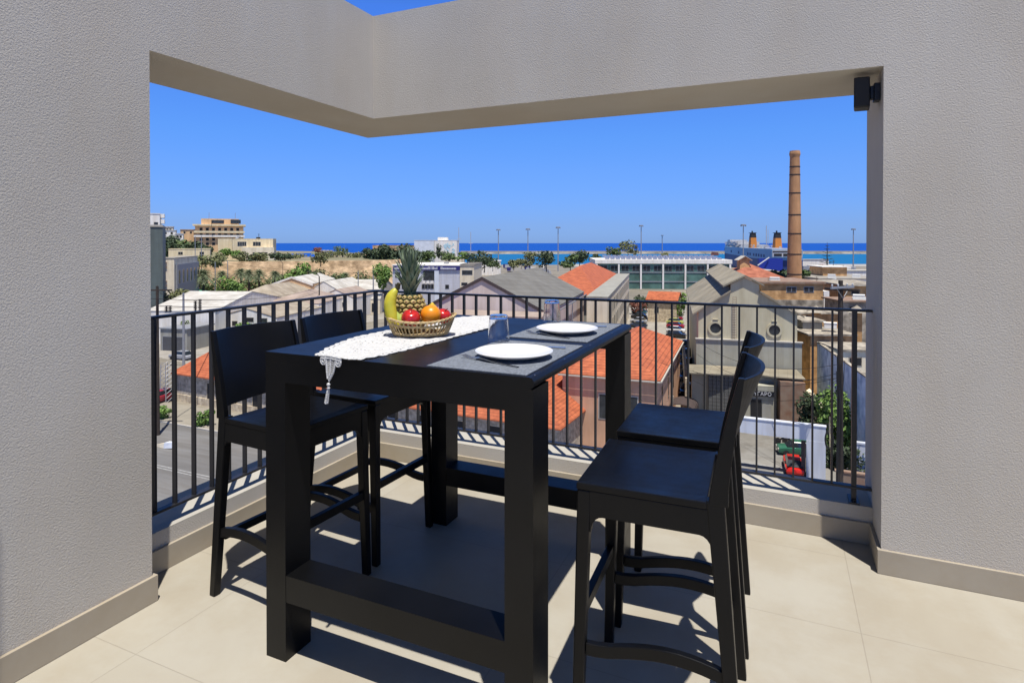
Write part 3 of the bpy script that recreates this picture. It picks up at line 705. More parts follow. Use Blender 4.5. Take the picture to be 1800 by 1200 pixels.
for i in range(54):
    a = i * 2.39996; f = i / 54; ln = .055 + .135 * (1 - abs(f - .62) * 1.1) + rnd.uniform(-.012, .012); out = .72 - .66 * f
    d = Vector((cos(a), sin(a), 0)); sd = Vector((-sin(a), cos(a), 0)); st_ = top + d * .014 * (1 - f) + Vector((0, 0, f * .045)); n = 7; k = len(m.v)
    for q in range(n + 1):
        g_ = q / n; p = st_ + d * (out * ln * (.42 * g_ + .30 * g_ * g_)) + Vector((0, 0, ln * (g_ * (1.02 - .25 * out) - .16 * out * g_ ** 3)))
        wd = .0185 * (1 - g_) ** .7 * (1 - .3 * f) + .0004; cv = -d * .003 * (1 - g_)
        m.v += [tuple(p + sd * wd), tuple(p + cv * (1) - d * .002), tuple(p - sd * wd)]
    for q in range(n):
        b = k + 3 * q; m.f += [(b, b + 1, b + 4, b + 3), (b + 1, b + 2, b + 5, b + 4)]; m.m += [0, 0]
cr = ob('crown', m, 'pineleaf', t)
cr.modifiers.new('thick', 'SOLIDIFY').thickness = .0012
#PART3
# ================================================================ CITY HELPERS
A2 = YAW - R(15.1)          # second street grid (hall, sage factory)
def place(u0, u1, d, ang):
    o = UD(u0, d); l0 = (u0 - 900) * d / F; th = ang - YAW
    k = (u1 - 900) / F; el, ed = cos(th), sin(th)
    return o, frame(o, ang), (k * d - l0) / (el - k * ed)
def slab(m, poly, th, mi=0): m.prism(poly, (0, 0, -th), mi)
def wall_win(par, fr, W_, D_, face, x, z, w, h, mats=('trim', 'windowglass'), name='window', pr=.06, bars=0):
    m = MB()
    def f2(a, b, c):          # a along facade, b outward, c up
        if face == 'f': return fr(a, -b, c)
        if face == 'r': return fr(W_ + b, a, c)
        if face == 'l': return fr(-b, a, c)
    m.box(x - w / 2 - .1, x + w / 2 + .1, .002, pr * .7, z - h / 2 - .1, z + h / 2 + .1, 0, f2)
    m.box(x - w / 2, x + w / 2, .01, pr, z - h / 2, z + h / 2, 1, f2)
    for b in range(bars): m.box(x - w / 2 + w * (b + 1) / (bars + 1) - .04, x - w / 2 + w * (b + 1) / (bars + 1) + .04, .02, pr + .03, z - h / 2, z + h / 2, 0, f2)
    c = f2(x, 0, z); return ob(name, m, list(mats), par, org=c)
def grid_win(par, fr, W_, D_, face, n, x0, x1, rows, w, h, **k):
    for z in rows:
        for i in range(n): wall_win(par, fr, W_, D_, face, x0 + (x1 - x0) * (i + .5) / n, z, w, h, **k)
def bld(name, label, cat, o, fr, W_, D_, z1, wall, z0=G, roof='flat', rm='concrete', rise=2, oh=.25, th=.2, rname='roof', group=None, parapet=0):
    t = thing(name, label, cat, (o[0], o[1], z0), group)
    m = MB().box(0, W_, 0, D_, z0, z1, 0, fr)
    if roof == 'gable_y':
        m.prism([fr(0, 0, z1), fr(W_, 0, z1), fr(W_ / 2, 0, z1 + rise)], [fr(0, D_, 0)[i] - fr(0, 0, 0)[i] for i in range(3)])
    if roof == 'gable_x':
        m.prism([fr(0, 0, z1), fr(0, D_, z1), fr(0, D_ / 2, z1 + rise)], [fr(W_, 0, 0)[i] - fr(0, 0, 0)[i] for i in range(3)])
    ob('wall', m, wall, t)
    m = MB(); e = .004
    if roof == 'flat':
        m.box(-oh, W_ + oh, -oh, D_ + oh, z1 + e, z1 + th, 0, fr)
        if parapet:
            for b in ((-oh, W_ + oh, -oh, -oh + .25), (-oh, W_ + oh, D_ + oh - .25, D_ + oh), (-oh, -oh + .25, -oh + .26, D_ + oh - .26), (W_ + oh - .25, W_ + oh, -oh + .26, D_ + oh - .26)):
                m.box(*b, z1 + th + e, z1 + th + parapet, 0, fr)
    elif roof == 'gable_y':
        s_ = rise / (W_ / 2); zl = z1 - oh * s_ + .06
        for sg in (0, 1):
            x0, x1 = (-oh, W_ / 2) if sg == 0 else (W_ + oh, W_ / 2)
            slab(m, [fr(x0, -oh, zl + th), fr(x1, -oh, z1 + rise + .06 + th), fr(x1, D_ + oh, z1 + rise + .06 + th), fr(x0, D_ + oh, zl + th)], th)
    elif roof == 'gable_x':
        s_ = rise / (D_ / 2); zl = z1 - oh * s_ + .06
        for y0, y1 in ((-oh, D_ / 2), (D_ + oh, D_ / 2)):
            slab(m, [fr(-oh, y0, zl + th), fr(-oh, y1, z1 + rise + .06 + th), fr(W_ + oh, y1, z1 + rise + .06 + th), fr(W_ + oh, y0, zl + th)], th)
    elif roof in ('hip_x', 'hip_y'):
        a = min(W_, D_) / 2
        c = [(-oh, -oh), (W_ + oh, -oh), (W_ + oh, D_ + oh), (-oh, D_ + oh)]
        r2 = [(a, D_ / 2), (W_ - a, D_ / 2)] if roof == 'hip_x' else [(W_ / 2, a), (W_ / 2, D_ - a)]
        if abs(W_ - D_) < .01: r2 = [(W_ / 2, D_ / 2 - .01), (W_ / 2, D_ / 2 + .01)]
        zb_, zt_ = z1 + .05, z1 + rise
        p = [fr(*q, zb_ + .12) for q in c] + [fr(*q, zt_ + .12) for q in r2] + [fr(*q, zb_) for q in c]
        if roof == 'hip_x': fs = [(0, 1, 5, 4), (1, 2, 5), (2, 3, 4, 5), (3, 0, 4)]
        else: fs = [(0, 1, 4), (1, 2, 5, 4), (2, 3, 5), (3, 0, 4, 5)]
        fs += [(0, 6, 7, 1), (1, 7, 8, 2), (2, 8, 9, 3), (3, 9, 6, 0), (9, 8, 7, 6)]
        m.add(p, fs)
    ob(rname, m, rm, t)
    return t
# ---- foliage
def crown_mesh(c, rx, ry, rz, n, sz, rnd, lobes=9, jag=.35):
    m = MB(); L = []
    for i in range(lobes):
        a = rnd.uniform(0, 2 * pi); q = rnd.uniform(.25, .72); zz = rnd.uniform(-.6, .75)
        L.append((c[0] + rx * q * cos(a), c[1] + ry * q * sin(a), c[2] + rz * zz, rnd.uniform(.32, .55)))
    L.append((c[0], c[1], c[2], .6))
    for i in range(n):
        b = L[rnd.randrange(len(L))]
        while True:
            p = Vector((rnd.gauss(0, 1), rnd.gauss(0, 1), rnd.gauss(0, 1)))
            if p.length > .1: break
        p = p.normalized() * (rnd.uniform(.45, 1.0) ** .5 * (1 + rnd.uniform(-jag, jag) * .4))
        x = (b[0] + p.x * rx * b[3], b[1] + p.y * ry * b[3], b[2] + p.z * rz * b[3])
        nrm = (p + Vector((rnd.uniform(-1, 1), rnd.uniform(-1, 1), rnd.uniform(-.3, 1.1))) * .8).normalized()
        t1 = nrm.orthogonal().normalized(); t2 = nrm.cross(t1); a = rnd.uniform(0, 2 * pi); s = sz * rnd.uniform(.6, 1.35)
        u_ = (t1 * cos(a) + t2 * sin(a)) * s; v_ = (t2 * cos(a) - t1 * sin(a)) * s * .55
        X = Vector(x); m.add([X - u_, X - v_ + nrm * s * .1, X + u_, X + v_ + nrm * s * .1], [(0, 1, 2, 3)])
    return m
def tree(label, b, h, r, leaf='leaf', n=900, sz=.45, cat='tree', name='tree', group=None, trunkf=.35, seed=0, sq=1.0, tr=None):
    rnd = random.Random(seed * 77 + int(b[0] * 13 + b[1] * 7))
    t = thing(name, label, cat, b, group)
    cz = b[2] + h * (trunkf + (1 - trunkf) / 2); rz = h * (1 - trunkf) / 2 * 1.02
    ob('crown', crown_mesh((b[0], b[1], cz), r, r * sq, rz, n, sz, rnd), leaf, t)
    m = MB(); tr = tr or h * .03
    top = Vector((b[0] + rnd.uniform(-.1, .1) * r, b[1], cz + rz * .2))
    m.tube([b, (b[0] + .02 * h, b[1], b[2] + h * trunkf * .6), tuple(top)], [tr, tr * .75, tr * .3], 7)
    for k in range(5):
        a = k * 1.3 + rnd.uniform(0, 1); f = rnd.uniform(.5, .9); q = Vector(b) * (1 - f) + top * f
        m.tube([q, q + Vector((cos(a) * r * .35, sin(a) * r * .35, rz * .35)), q + Vector((cos(a) * r * .65, sin(a) * r * .65, rz * .5))], [tr * .4, tr * .25, tr * .1], 5)
    ob('trunk', m, 'bark', t); return t
def palm(label, b, h, L=3.2, group=None, n=46, seed=1, leaf='leafpalm'):
    rnd = random.Random(seed); t = thing('palm_tree', label, 'palm tree', b, group)
    top = Vector((b[0], b[1], b[2] + h))
    ob('trunk', MB().tube([b, (b[0] + .1, b[1], b[2] + h * .5), tuple(top)], [.42, .32, .34], 8), 'bark', t)
    m = MB()
    for i in range(n):
        a = i * 2.39996; f = i / n; el = 1.35 - 1.75 * f; d = Vector((cos(a), sin(a), 0)); sd = Vector((-sin(a), cos(a), 0)); ln = L * rnd.uniform(.85, 1.1)
        pts = [top + d * (ln * q * cos(el) * (1)) + Vector((0, 0, ln * (q * sin(el) - .42 * q * q * (1 + .3 * cos(el))))) for q in (0, .2, .4, .6, .8, 1)]
        for k in range(5):
            p, q = pts[k], pts[k + 1]; wd = (.45, .85, .9, .7, .4)[k] * L / 3.2; mid = (p + q) / 2
            for sg in (-1, 1):
                for z_ in (0, .5):
                    s0 = p + (q - p) * z_; s1 = p + (q - p) * (z_ + .32)
                    m.add([s0, s1, s1 + sd * sg * wd + (q - p) * .6 + Vector((0, 0, -.22 * wd))], [(0, 1, 2)])
        m.tube(pts, [.04, .035, .03, .02, .015, .01], 4)
    ob('fronds', m, leaf, t); return t
def shrub(label, b, r, h, leaf='leaf', n=350, sz=.2, group=None, seed=0, name='shrub'):
    rnd = random.Random(seed + int(b[0] * 17 + b[1]))
    return solo(name, crown_mesh((b[0], b[1], b[2] + h * .5), r, r, h * .55, n, sz, rnd), leaf, label, 'shrub', loc=b, group=group)

# ================================================================ GROUND AND WATER
def gz(d): return G if d < 250 else G - 6 * min(1, (d - 250) / 370)
m = MB(); ds = [-80, 30, 80, 160, 250, 350, 450, 560, 620, 705]; ls = [-900, -500, -300, -150, 0, 150, 300, 500, 900]
for d in ds:
    for l in ls: m.v.append(W(l, d, gz(d)))
for i in range(len(ds) - 1):
    for j in range(len(ls) - 1): q = i * len(ls) + j; m.f.append((q, q + 1, q + 1 + len(ls), q + len(ls))); m.m.append(0)
k = len(m.v)
for l in ls: m.v.append(W(l, 705.5, -28))
for j in range(len(ls) - 1): q = (len(ds) - 1) * len(ls) + j; m.f.append((q, q + 1, k + j + 1, k + j)); m.m.append(0)
struct('ground', m, 'ground')
SEA = -26
struct('harbour_water', MB().add([W(-58, 700, SEA), W(4000, 700, SEA), W(4000, 1500, SEA), W(-125, 1500, SEA)], [(0, 1, 2, 3)]), 'harbour')
struct('sea', MB().add([W(-30000, 1500, SEA), W(-125, 1500, SEA), W(30000, 1500, SEA), W(50000, 40000, SEA), W(-50000, 40000, SEA), W(-58, 700, SEA), W(-30000, 700, SEA)], [(0, 1, 2, 3, 4), (6, 5, 1, 0)]), 'sea')
# breakwater: rubble mound with a concrete crest road
m = MB(); rnd = random.Random(5)
x = -170
def bw(l, w0, w1, z0, z1): m.hexa([W(l[0], 1488 - w0, z0), W(l[1], 1488 - w0, z0), W(l[0], 1488 + w0, z0), W(l[1], 1488 + w0, z0), W(l[0], 1488 - w1, z1), W(l[1], 1488 - w1, z1), W(l[0], 1488 + w1, z1), W(l[1], 1488 + w1, z1)])
x = -128
while x < 1400:
    n_ = x + rnd.uniform(6, 12); bw((x, n_), 20 + rnd.uniform(-3, 3), 8, SEA - 1, SEA + rnd.uniform(4.2, 5.6)); x = n_
tag(ob('breakwater', m, 'rock'), 'long low rock breakwater lying across the harbour mouth', 'breakwater')
m = MB(); m.hexa([W(-128, 1490, SEA + 3), W(1400, 1490, SEA + 3), W(-128, 1496, SEA + 3), W(1400, 1496, SEA + 3), W(-128, 1490, SEA + 7.2), W(1400, 1490, SEA + 7.2), W(-128, 1493, SEA + 7.2), W(1400, 1493, SEA + 7.2)])
tag(ob('breakwater_crest', m, 'soil'), 'pale concrete crest wall running along the breakwater', 'sea wall')
m = MB(); m.hexa([W(60, 640, gz(640)+.05), W(520, 640, gz(640)+.05), W(60, 712, gz(640)+.05), W(520, 712, gz(640)+.05), W(60, 640, gz(640) + .6), W(520, 640, gz(640) + .6), W(60, 712, gz(640) + .6), W(520, 712, gz(640) + .6)])
struct('quay', m, 'soil')
# plateau behind the old city wall, hill with houses
PT = -6.5
pl = [(-172, 209), (-140, 216), (-110, 225), (-80, 235), (-57, 246), (-60, 330), (-135, 345), (-165, 420), (-560, 560), (-560, 209)]
struct('plateau', MB().prism([W(l, d, G - 1) for l, d in pl], (0, 0, PT - G + 1)), 'earth')
m = MB(); NL, ND = 26, 16
for i in range(NL + 1):
    for j in range(ND + 1):
        l = -560 + 410 * i / NL; d = 250 + 300 * j / ND
        e = math.exp(-((l + 235) / 50) ** 2 * (1 if l > -235 else .1)) * math.exp(-((d - 370) / 95) ** 2)
        m.v.append(W(l, d, PT - .2 + 13 * e + .3 * random.random()))
for i in range(NL):
    for j in range(ND): q = i * (ND + 1) + j; m.f.append((q, q + 1, q + ND + 2, q + ND + 1)); m.m.append(0)
struct('hillside', m, 'earth', smooth=True)
# old wall: battered, with a turned end and coping
m = MB(); base = [(-172, 201), (-140, 209), (-110, 219), (-80, 229), (-46, 238), (-38, 262), (-50, 332)]
topp = [(-172, 206), (-140, 213), (-110, 222.5), (-80, 232.5), (-52, 243), (-44, 266), (-56, 334)]
for (a, b), (c_, d_) in zip(list(zip(base, topp))[:-1], list(zip(base, topp))[1:]):
    m.hexa([W(*a, G), W(*c_, G), W(a[0] - 3, a[1] + 5, G), W(c_[0] - 3, c_[1] + 5, G), W(*b, PT + .8), W(*d_, PT + .8), W(b[0] - 1, b[1] + 3, PT + .8), W(d_[0] - 1, d_[1] + 3, PT + .8)])
tag(ob('old_city_wall', m, 'wallold'), 'long tan stone city rampart behind the white warehouses', 'city wall')

# ---- streets, world aligned (the street runs along world x)
struct('road', MB().box(-260, 60, 26.6, 44.6, G, G + .004), 'asphalt')
mk = MB()
for y in (35.55, 35.95): mk.box(-260, 60, y - .06, y + .06, G + .0045, G + .008)
struct('road_markings', mk, 'paint')
struct('pavement', MB().box(-75, -8, 44.9, 50.3, G, G + .14).box(-260, 12, 20, 26.3, G, G + .14), 'pave')
struct('kerb', MB().box(-75, -8, 44.6, 44.9, G, G + .15).box(-260, 12, 26.3, 26.6, G, G + .15), 'kerb')
struct('side_road', MB().prism([OZ(262, 625, G), OZ(262, 600, G), OZ(420, 585, G), OZ(700, 548, G), OZ(700, 556, G), OZ(420, 610, G), OZ(330, 640, G)], (0, 0, .01)), 'concrete')
struct('car_park', MB().prism([OZ(1085, 610, G), OZ(1215, 610, G), OZ(1205, 541, G), OZ(1090, 541, G)], (0, 0, .012)), 'concrete')
struct('yard', MB().box(-9.5, 14, 45.5, 82, G, G + .008), 'asphalt2')
struct('yard_line', MB().box(-9, 2.6, 57.9, 58.15, G + .0085, G + .012), 'paint')

# ================================================================ NEAR BUILDINGS
# long low stone building with orange roof
o = (-69.7, 51.7); fr = frame(o, R(-1.7)); Wd = 51.7
t = bld('stone_building', 'long single-storey rubble stone building under an orange tiled roof beside the road', 'building', o, fr, Wd, 12, -15.1, 'stone', roof='hip_x', rm='tile', rise=5.0, oh=.5)
ob('plinth', MB().box(-.1, Wd + .1, -.12, -.002, G, G + .9, 0, fr), 'stonepale', t)
ob('cornice', MB().box(-.2, Wd + .2, -.25, -.003, -15.35, -15.1, 0, fr), 'stone', t)
for i in range(12): wall_win(t, fr, Wd, 11, 'f', 6.4 + i * 3.9, G + 1.55, 1.15, 2.5, ('stonepale', 'darkopening'), 'door' if i % 3 == 0 else 'window')
# peach building
o = (-19.70, 56.3); fr = frame(o, R(3.4)); Wd, Dp = 9.2, 23.5
t = bld('peach_building', 'peach rendered two-storey building with an orange hipped tile roof', 'building', o, fr, Wd, Dp, -11.55, 'peach', roof='hip_y', rm='tile', rise=2.35, oh=.35)
wall_win(t, fr, Wd, Dp, 'f', 4.2, -14.4, .95, 2.3, ('trim', 'windowglass'))
wall_win(t, fr, Wd, Dp, 'f', 6.9, -14.4, .95, 2.3, ('trim', 'windowglass'))
for y in (4.0, 9.5, 15, 20.5): wall_win(t, fr, Wd, Dp, 'r', y, -14.2, .9, 2.6, ('peach', 'windowglass'), pr=.04)
for y in (2.8, 12.2): ob('wall_lamp', MB().prism([fr(Wd, y - .25, -15.9), fr(Wd, y + .25, -15.9), fr(Wd, y + .12, -16.8), fr(Wd, y - .12, -16.8)], [.3, 0, .05]), 'trim', t)
ob('gutter', MB().box(Wd + .36, Wd + .5, -.35, Dp + .35, -11.62, -11.5, 0, fr).box(-.35, Wd + .36, -.5, -.36, -11.62, -11.5, 0, fr), 'trim', t)
# big hall with the grey sheet roof
th = A2; o = UD(741, 118)
fl = UD(741, 117.5); l0 = None
o, fr, Wd = place(741, 960, 75.5, A2); Dp = 31; zE9 = zv(548, 73.8); rs9 = zv(484, 77) - zE9 - .3
t = bld('gabled_hall', 'large pinkish gabled hall with a grey sheet metal roof', 'building', o, fr, Wd, Dp, zE9, 'hallwall', roof='gable_y', rm='hallroof', rise=rs9, oh=.06, th=.2)
m = MB()
for sg in (0, 1):
    x0, x1 = (-.5, Wd / 2) if sg == 0 else (Wd + .5, Wd / 2); s_ = rs9 / (Wd / 2); zl = zE9 - .5 * s_ + .26
    slab(m, [fr(x0, -.16, zl + .05), fr(x1, -.16, zE9 + rs9 + .31), fr(x1, -.07, zE9 + rs9 + .31), fr(x0, -.07, zl + .05)], .42)
ob('verge_board', m, 'halltrim', t)
ob('string_course', MB().box(-.05, Wd + .05, -.16, -.003, zE9 - .45, zE9 - .1, 0, fr), 'halltrim', t)
ob('side_gutter', MB().box(Wd + .31, Wd + .45, -.3, Dp + .3, zE9 - .35, zE9 - .2, 0, fr), 'galv', t)
for y in (4, 18): ob('drain_pipe', MB().tube([fr(Wd + .2, y, G), fr(Wd + .2, y, zE9 - .3)], .07, 6), 'galv', t)
o2, fr2, W2 = place(790, 950, 70.5, A2); zl9 = zv(556, 70)
t = bld('tiled_lean_to', 'low lean-to with pale pantiles in front of the gabled hall', 'shed', o2, fr2, W2, 2.6, zl9, 'stonepale', roof='gable_x', rm='pinkroof', rise=.35)
# cream block: narrow wing with window rows and an orange hip roofed house beside it
p0 = UD(1068, 92); p1 = UD(1106, 161)
ang = math.atan2(p1[1] - p0[1], p1[0] - p0[0]); ln = math.dist(p0[:2], p1[:2])
ex = (cos(ang - pi / 2), sin(ang - pi / 2)); Wd = 3.2
o = (p0[0] - ex[0] * Wd, p0[1] - ex[1] * Wd); fr = frame(o, ang - pi / 2)
t = bld('cream_office_block', 'long cream stone block with rows of small windows and an orange hipped roof', 'building', (*o, 0), fr, Wd, ln, -7.1, 'cream', roof='flat', rm='hallside', oh=.1, th=.25)
for z in (-9.2, -12.4, -15.6):
    for i in range(17): wall_win(t, fr, Wd, ln, 'r', 3 + i * (ln - 6) / 16, z, 1.4, 2.0, ('trim', 'darkopening'), pr=.05)
ob('house_wall', MB().box(-12.5, -.01, 17, 84, G, -8.1, 0, fr), 'hallside', t)
m = MB(); q = [fr(-13, 16, -8.0), fr(-.05, 16, -8.0), fr(-.05, 84, -8.0), fr(-13, 84, -8.0), fr(-6.5, 44, -3.7), fr(-6.5, 66, -3.7)]
m.add(q + [(x, y, z - .15) for x, y, z in q[:4]], [(0, 1, 4), (1, 2, 5, 4), (2, 3, 5), (3, 0, 4, 5), (9, 8, 7, 6), (0, 6, 7, 1), (1, 7, 8, 2), (2, 8, 9, 3), (3, 9, 6, 0)]); ob('tiled_roof', m, 'tile', t)
# small pale outbuilding with orange roof at the end of the car park
o, fr, Wd = place(1139, 1189, 152, 0.0)
t = bld('orange_roofed_outbuilding', 'small pale stone outbuilding with an orange roof at the end of the car park', 'building', o, fr, Wd, 7, -12.9, 'stonepale', roof='gable_x', rm='tile', rise=1.6, oh=.5)
wall_win(t, fr, Wd, 7, 'f', 2.2, -15.5, 1, 1.4, ('trim', 'darkopening'))
M['panel'] = pm('solar_panel_face', (.16, .18, .27), .3, .1, 2)
# modern glass building with solar panels
o, fr, Wd = place(1049, 1283, 262, YAW - R(3)); z1 = zv(461, 262)
t = bld('glass_office_building', 'long modern green glass building in a white frame with rows of solar panels', 'building', o, fr, Wd, 30, z1 - .6, 'greenglass', z0=gz(262), roof='flat', rm='white', oh=.8, th=1.7)
for i in range(7):
    x = Wd * i / 6; ob('column', MB().box(x - .35, x + .35, -.7, -.1, gz(262), z1 - .65, 0, fr), 'white', t)
for z in (z1 - 4.6, z1 - 8.6): ob('floor_band', MB().box(0, Wd, -.25, -.003, z, z + .35, 0, fr), 'galv', t)
for i in range(12):
    wall_win(t, fr, Wd, 30, 'f', 3 + i * (Wd - 6) / 11, z1 - 2.6, 3, 2.2, ('galv', 'windowglass'), pr=.12, bars=1)
for r_i in range(3):
    for i in range(22):
        x = 4 + i * (Wd - 6) / 22; y = 3 + r_i * 6
        ob('solar_panel', MB().hexa([fr(x, y, z1 + 1.3 + r_i * .4), fr(x + 1.9, y, z1 + 1.3 + r_i * .4), fr(x, y + .2, z1 + 1.2 + r_i * .4), fr(x + 1.9, y + .2, z1 + 1.2 + r_i * .4), fr(x, y + 1.6, z1 + 1.95 + r_i * .4), fr(x + 1.9, y + 1.6, z1 + 1.95 + r_i * .4), fr(x, y + 1.8, z1 + 1.85 + r_i * .4), fr(x + 1.9, y + 1.8, z1 + 1.85 + r_i * .4)]), 'panel', t)
# blue-grey office block behind the pineapple
o, fr, Wd = place(690, 808, 190, YAW - R(6)); z1 = zv(467, 190)
t = bld('grey_office_block', 'grey clad office block with a dark blue sign band on its roof edge', 'building', o, fr, Wd, 22, z1, 'greyblue', roof='flat', rm='white', oh=.2, th=.3)
m = MB(); m.box(9.2, Wd + .1, -.35, -.05, z1 - 1.4, z1 - .15, 0, fr).box(.2, 4.2, -.35, -.05, z1 - 1.5, z1 - .2, 0, fr); sg = ob('sign_band', m, 'signblue', t)
m = MB(); rnd = random.Random(9)
for x0, x1 in ((9.5, 12.0), (12.7, 14.6), (15.6, 20.4), (.6, 2.6)):
    x = x0
    while x < min(x1, Wd - .3):
        w_ = rnd.uniform(.22, .42); hh = rnd.choice((.55, .55, .8)); m.box(x, x + w_, -.40, -.36, z1 - 1.15, z1 - 1.15 + hh, 0, fr)
        x += w_ + .09
ob('sign_lettering', m, 'signwhite', sg)
ob('corner_panel', MB().box(13.6, 15.0, -.3, -.004, G, z1 - 1.45, 0, fr), 'bluetrim', t)
m = MB().box(10, 13.5, -.12, -.004, z1 - 4.6, z1 - 1.6, 0, fr); ob('glazing', m, 'windowglass', t)
grid_win(t, fr, Wd, 22, 'f', 4, 9.4, 13.4, (z1 - 6.6,), .8, 1.3)
for i in range(3):
    x = 9.8 + i * 1.3; ob('air_conditioner', MB().box(x, x + .9, -.6, -.13, z1 - 5.6, z1 - 4.8, 0, fr), 'white', t)
wall_win(t, fr, Wd, 22, 'f', 17.6, z1 - 6.6, 1.1, 1.2, ('galv', 'darkopening'))
grid_win(t, fr, Wd, 22, 'f', 3, .6, 7, (z1 - 3, z1 - 6.6), 1.6, 1.6)
o, fr, Wd = place(808.5, 833, 188, YAW - R(6)); z1 = zv(468, 188)
t = bld('pale_annex', 'pale weathered annex joined to the right of the grey office block', 'building', o, fr, Wd, 16, z1, 'cream', roof='flat', rm='concrete', oh=.15, parapet=.5)
wall_win(t, fr, Wd, 16, 'f', 2.3, z1 - 2.0, 3.2, 1.3, ('galv', 'windowglass'))
wall_win(t, fr, Wd, 16, 'f', 1.4, z1 - 5.6, 1.8, .8, ('galv', 'darkopening'))
# white mural building above the bastion
o, fr, Wd = place(728, 763, 430, YAW); z1 = zv(423, 430)
t = bld('white_cube_building', 'tall windowless pale grey building above the trees, joined to a white one', 'building', o, fr, Wd, 18, z1, 'bluetrim', z0=PT - 10, roof='flat', rm='white', oh=.1)
o, fr, Wd = place(763.6, 803, 426, YAW); z1 = zv(423, 426)
t = bld('white_mural_building', 'white building with a pale blue abstract wall painting, beside the sea', 'building', o, fr, Wd, 18, z1, 'white', z0=PT - 10, roof='flat', rm='white', oh=.1)
m = MB().box(2, 9, 3, 9, z1 + .21, z1 + 2.3, 0, fr); ob('roof_cabin', m, 'white', t)
m = MB(); rnd = random.Random(4)
for i in range(26):
    x = rnd.uniform(Wd * .45, Wd * .9); z = z1 - rnd.uniform(2, 9.5); s_ = rnd.uniform(.4, 1.5); a = rnd.uniform(0, pi)
    m.prism([fr(x + s_ * cos(a), -.05, z + s_ * sin(a)), fr(x + .5 * s_ * cos(a + 2), -.05, z + .5 * s_ * sin(a + 2)), fr(x - s_ * cos(a), -.05, z - s_ * sin(a)), fr(x + .5 * s_ * cos(a - 1), -.05, z + .5 * s_ * sin(a - 1))], [fr(0, -.04 - .002 * i, 0)[q] - fr(0, 0, 0)[q] for q in range(3)])
ob('wall_painting', m, pm('mural_pale_blue', (.45, .66, .74), .8), t)
o, fr, Wd = place(655, 735, 455, YAW); z1 = zv(432, 455)
bld('bastion', 'low tan stone bastion behind the dark trees', 'fortification', o, fr, Wd, 20, z1, 'wallold', z0=PT - 3, roof='flat', rm='wallold', oh=.1)

# ================================================================ LEFT BUILDINGS
o, fr, Wd = place(232, 286, 128, YAW + R(28)); z1 = zv(399, 128)
t = bld('green_grey_tower', 'dark green-grey clad tower block at the left edge of the view', 'building', o, fr, Wd, 16, z1, 'towergrey', roof='flat', rm='concrete', oh=.15)
ob('roof_cap', MB().box(0, Wd, 0, 16, z1 + .21, z1 + .5, 0, fr), 'trim', t)
o, fr, Wd = place(245, 281, 165, YAW + R(28)); z1 = zv(376, 165)
t = bld('white_tower', 'white apartment tower rising behind the green-grey block', 'building', o, fr, Wd, 12, z1, 'white', roof='flat', rm='white', oh=.1)
for v in (381, 391): ob('balcony', MB().box(Wd, Wd + 1.1, 1, 5, zv(v, 165) - .2, zv(v, 165) + .9, 0, fr), 'white', t)
for z in (z1 - 3, z1 - 6.2): wall_win(t, fr, Wd, 12, 'f', Wd - .9, z, .9, 1.4)
o, fr, Wd = place(278, 306, 152, YAW + R(16)); z1 = zv(455, 152)
t = bld('cream_classical_building', 'cream building with brown banded cornices beside the green-grey tower', 'building', o, fr, Wd, 26, z1, 'cream', roof='flat', rm='concrete', oh=.1)
for v in (462, 470, 495, 502): ob('cornice', MB().box(-.2, Wd * .55, -.3, -.003, zv(v, 152) - .15, zv(v, 152) + .15, 0, fr), 'rust', t)
wall_win(t, fr, Wd, 40, 'f', Wd * .25, zv(486, 152), .9, 2.4, ('cream', 'darkopening'))
wall_win(t, fr, Wd, 40, 'f', Wd * .25, zv(517, 152), 1.1, 3, ('trim', 'windowglass'))
ob('scaffold_netting', MB().box(Wd + .06, Wd + .5, 1, 25.5, G, z1 - 1.5, 0, fr), 'galv', t)
for i in range(6): wall_win(t, fr, Wd + .5, 40, 'r', 3 + i * 4.2, z1 - 4.8, 1.2, 3.4, ('trim', 'windowglass'))
# hotel and school on the plateau
o, fr, Wd = place(343, 428, 345, YAW + R(24)); z1 = zv(397, 345)
t = bld('tan_hotel', 'tan stepped apartment block with balconies, the tallest on the hill', 'building', o, fr, Wd, 18, z1, 'tan', z0=-4, roof='flat', rm='cream2', oh=1.2, th=.9)
up = MB().box(3, Wd - 2.5, 2, 14, z1 + .91, zv(384, 345), 0, fr); ob('top_storey', up, 'tan', t)
ob('roof_terrace_glazing', MB().box(8.5, 15, 1.86, 1.99, z1 + 1.5, z1 + 3.4, 0, fr), 'windowglass', t); ob('roof_terrace_glazing', MB().box(18.5, 24, 1.86, 1.99, z1 + 1.5, z1 + 3.8, 0, fr), 'windowglass', t)
grid_win(t, fr, Wd, 18, 'f', 7, 1.5, Wd - 1.5, (z1 - 2.0,), 1.5, 1.7, mats=('trim', 'darkopening'))
for v in (408.5, 416): ob('balcony', MB().box(-.6, Wd + .6, -1.4, -.05, zv(v, 345) - .3, zv(v, 345) + .8, 0, fr), 'cream2' if v < 410 else 'white', t)
grid_win(t, fr, Wd, 18, 'f', 7, 1.5, Wd - 1.5, (zv(413, 345), zv(421, 345), zv(429, 345)), 1.5, 1.5, mats=('trim', 'darkopening'))
for i in range(2): ob('flagpole', MB().tube([fr(7 + 14 * i, 5, z1 + 4), fr(7 + 14 * i, 5, z1 + 8)], .12, 5), 'galv', t)
o, fr, Wd = place(383, 408, 276, YAW + R(22)); z1 = zv(420, 276)
bld('cream_school_wing', 'blank cream wing at the left of the cream school building', 'building', o, fr, Wd, 12, z1, 'cream2', z0=PT, roof='flat', rm='cream2', oh=.05)
o, fr, Wd = place(408.5, 480, 272, YAW + R(16)); z1 = zv(420.5, 272)
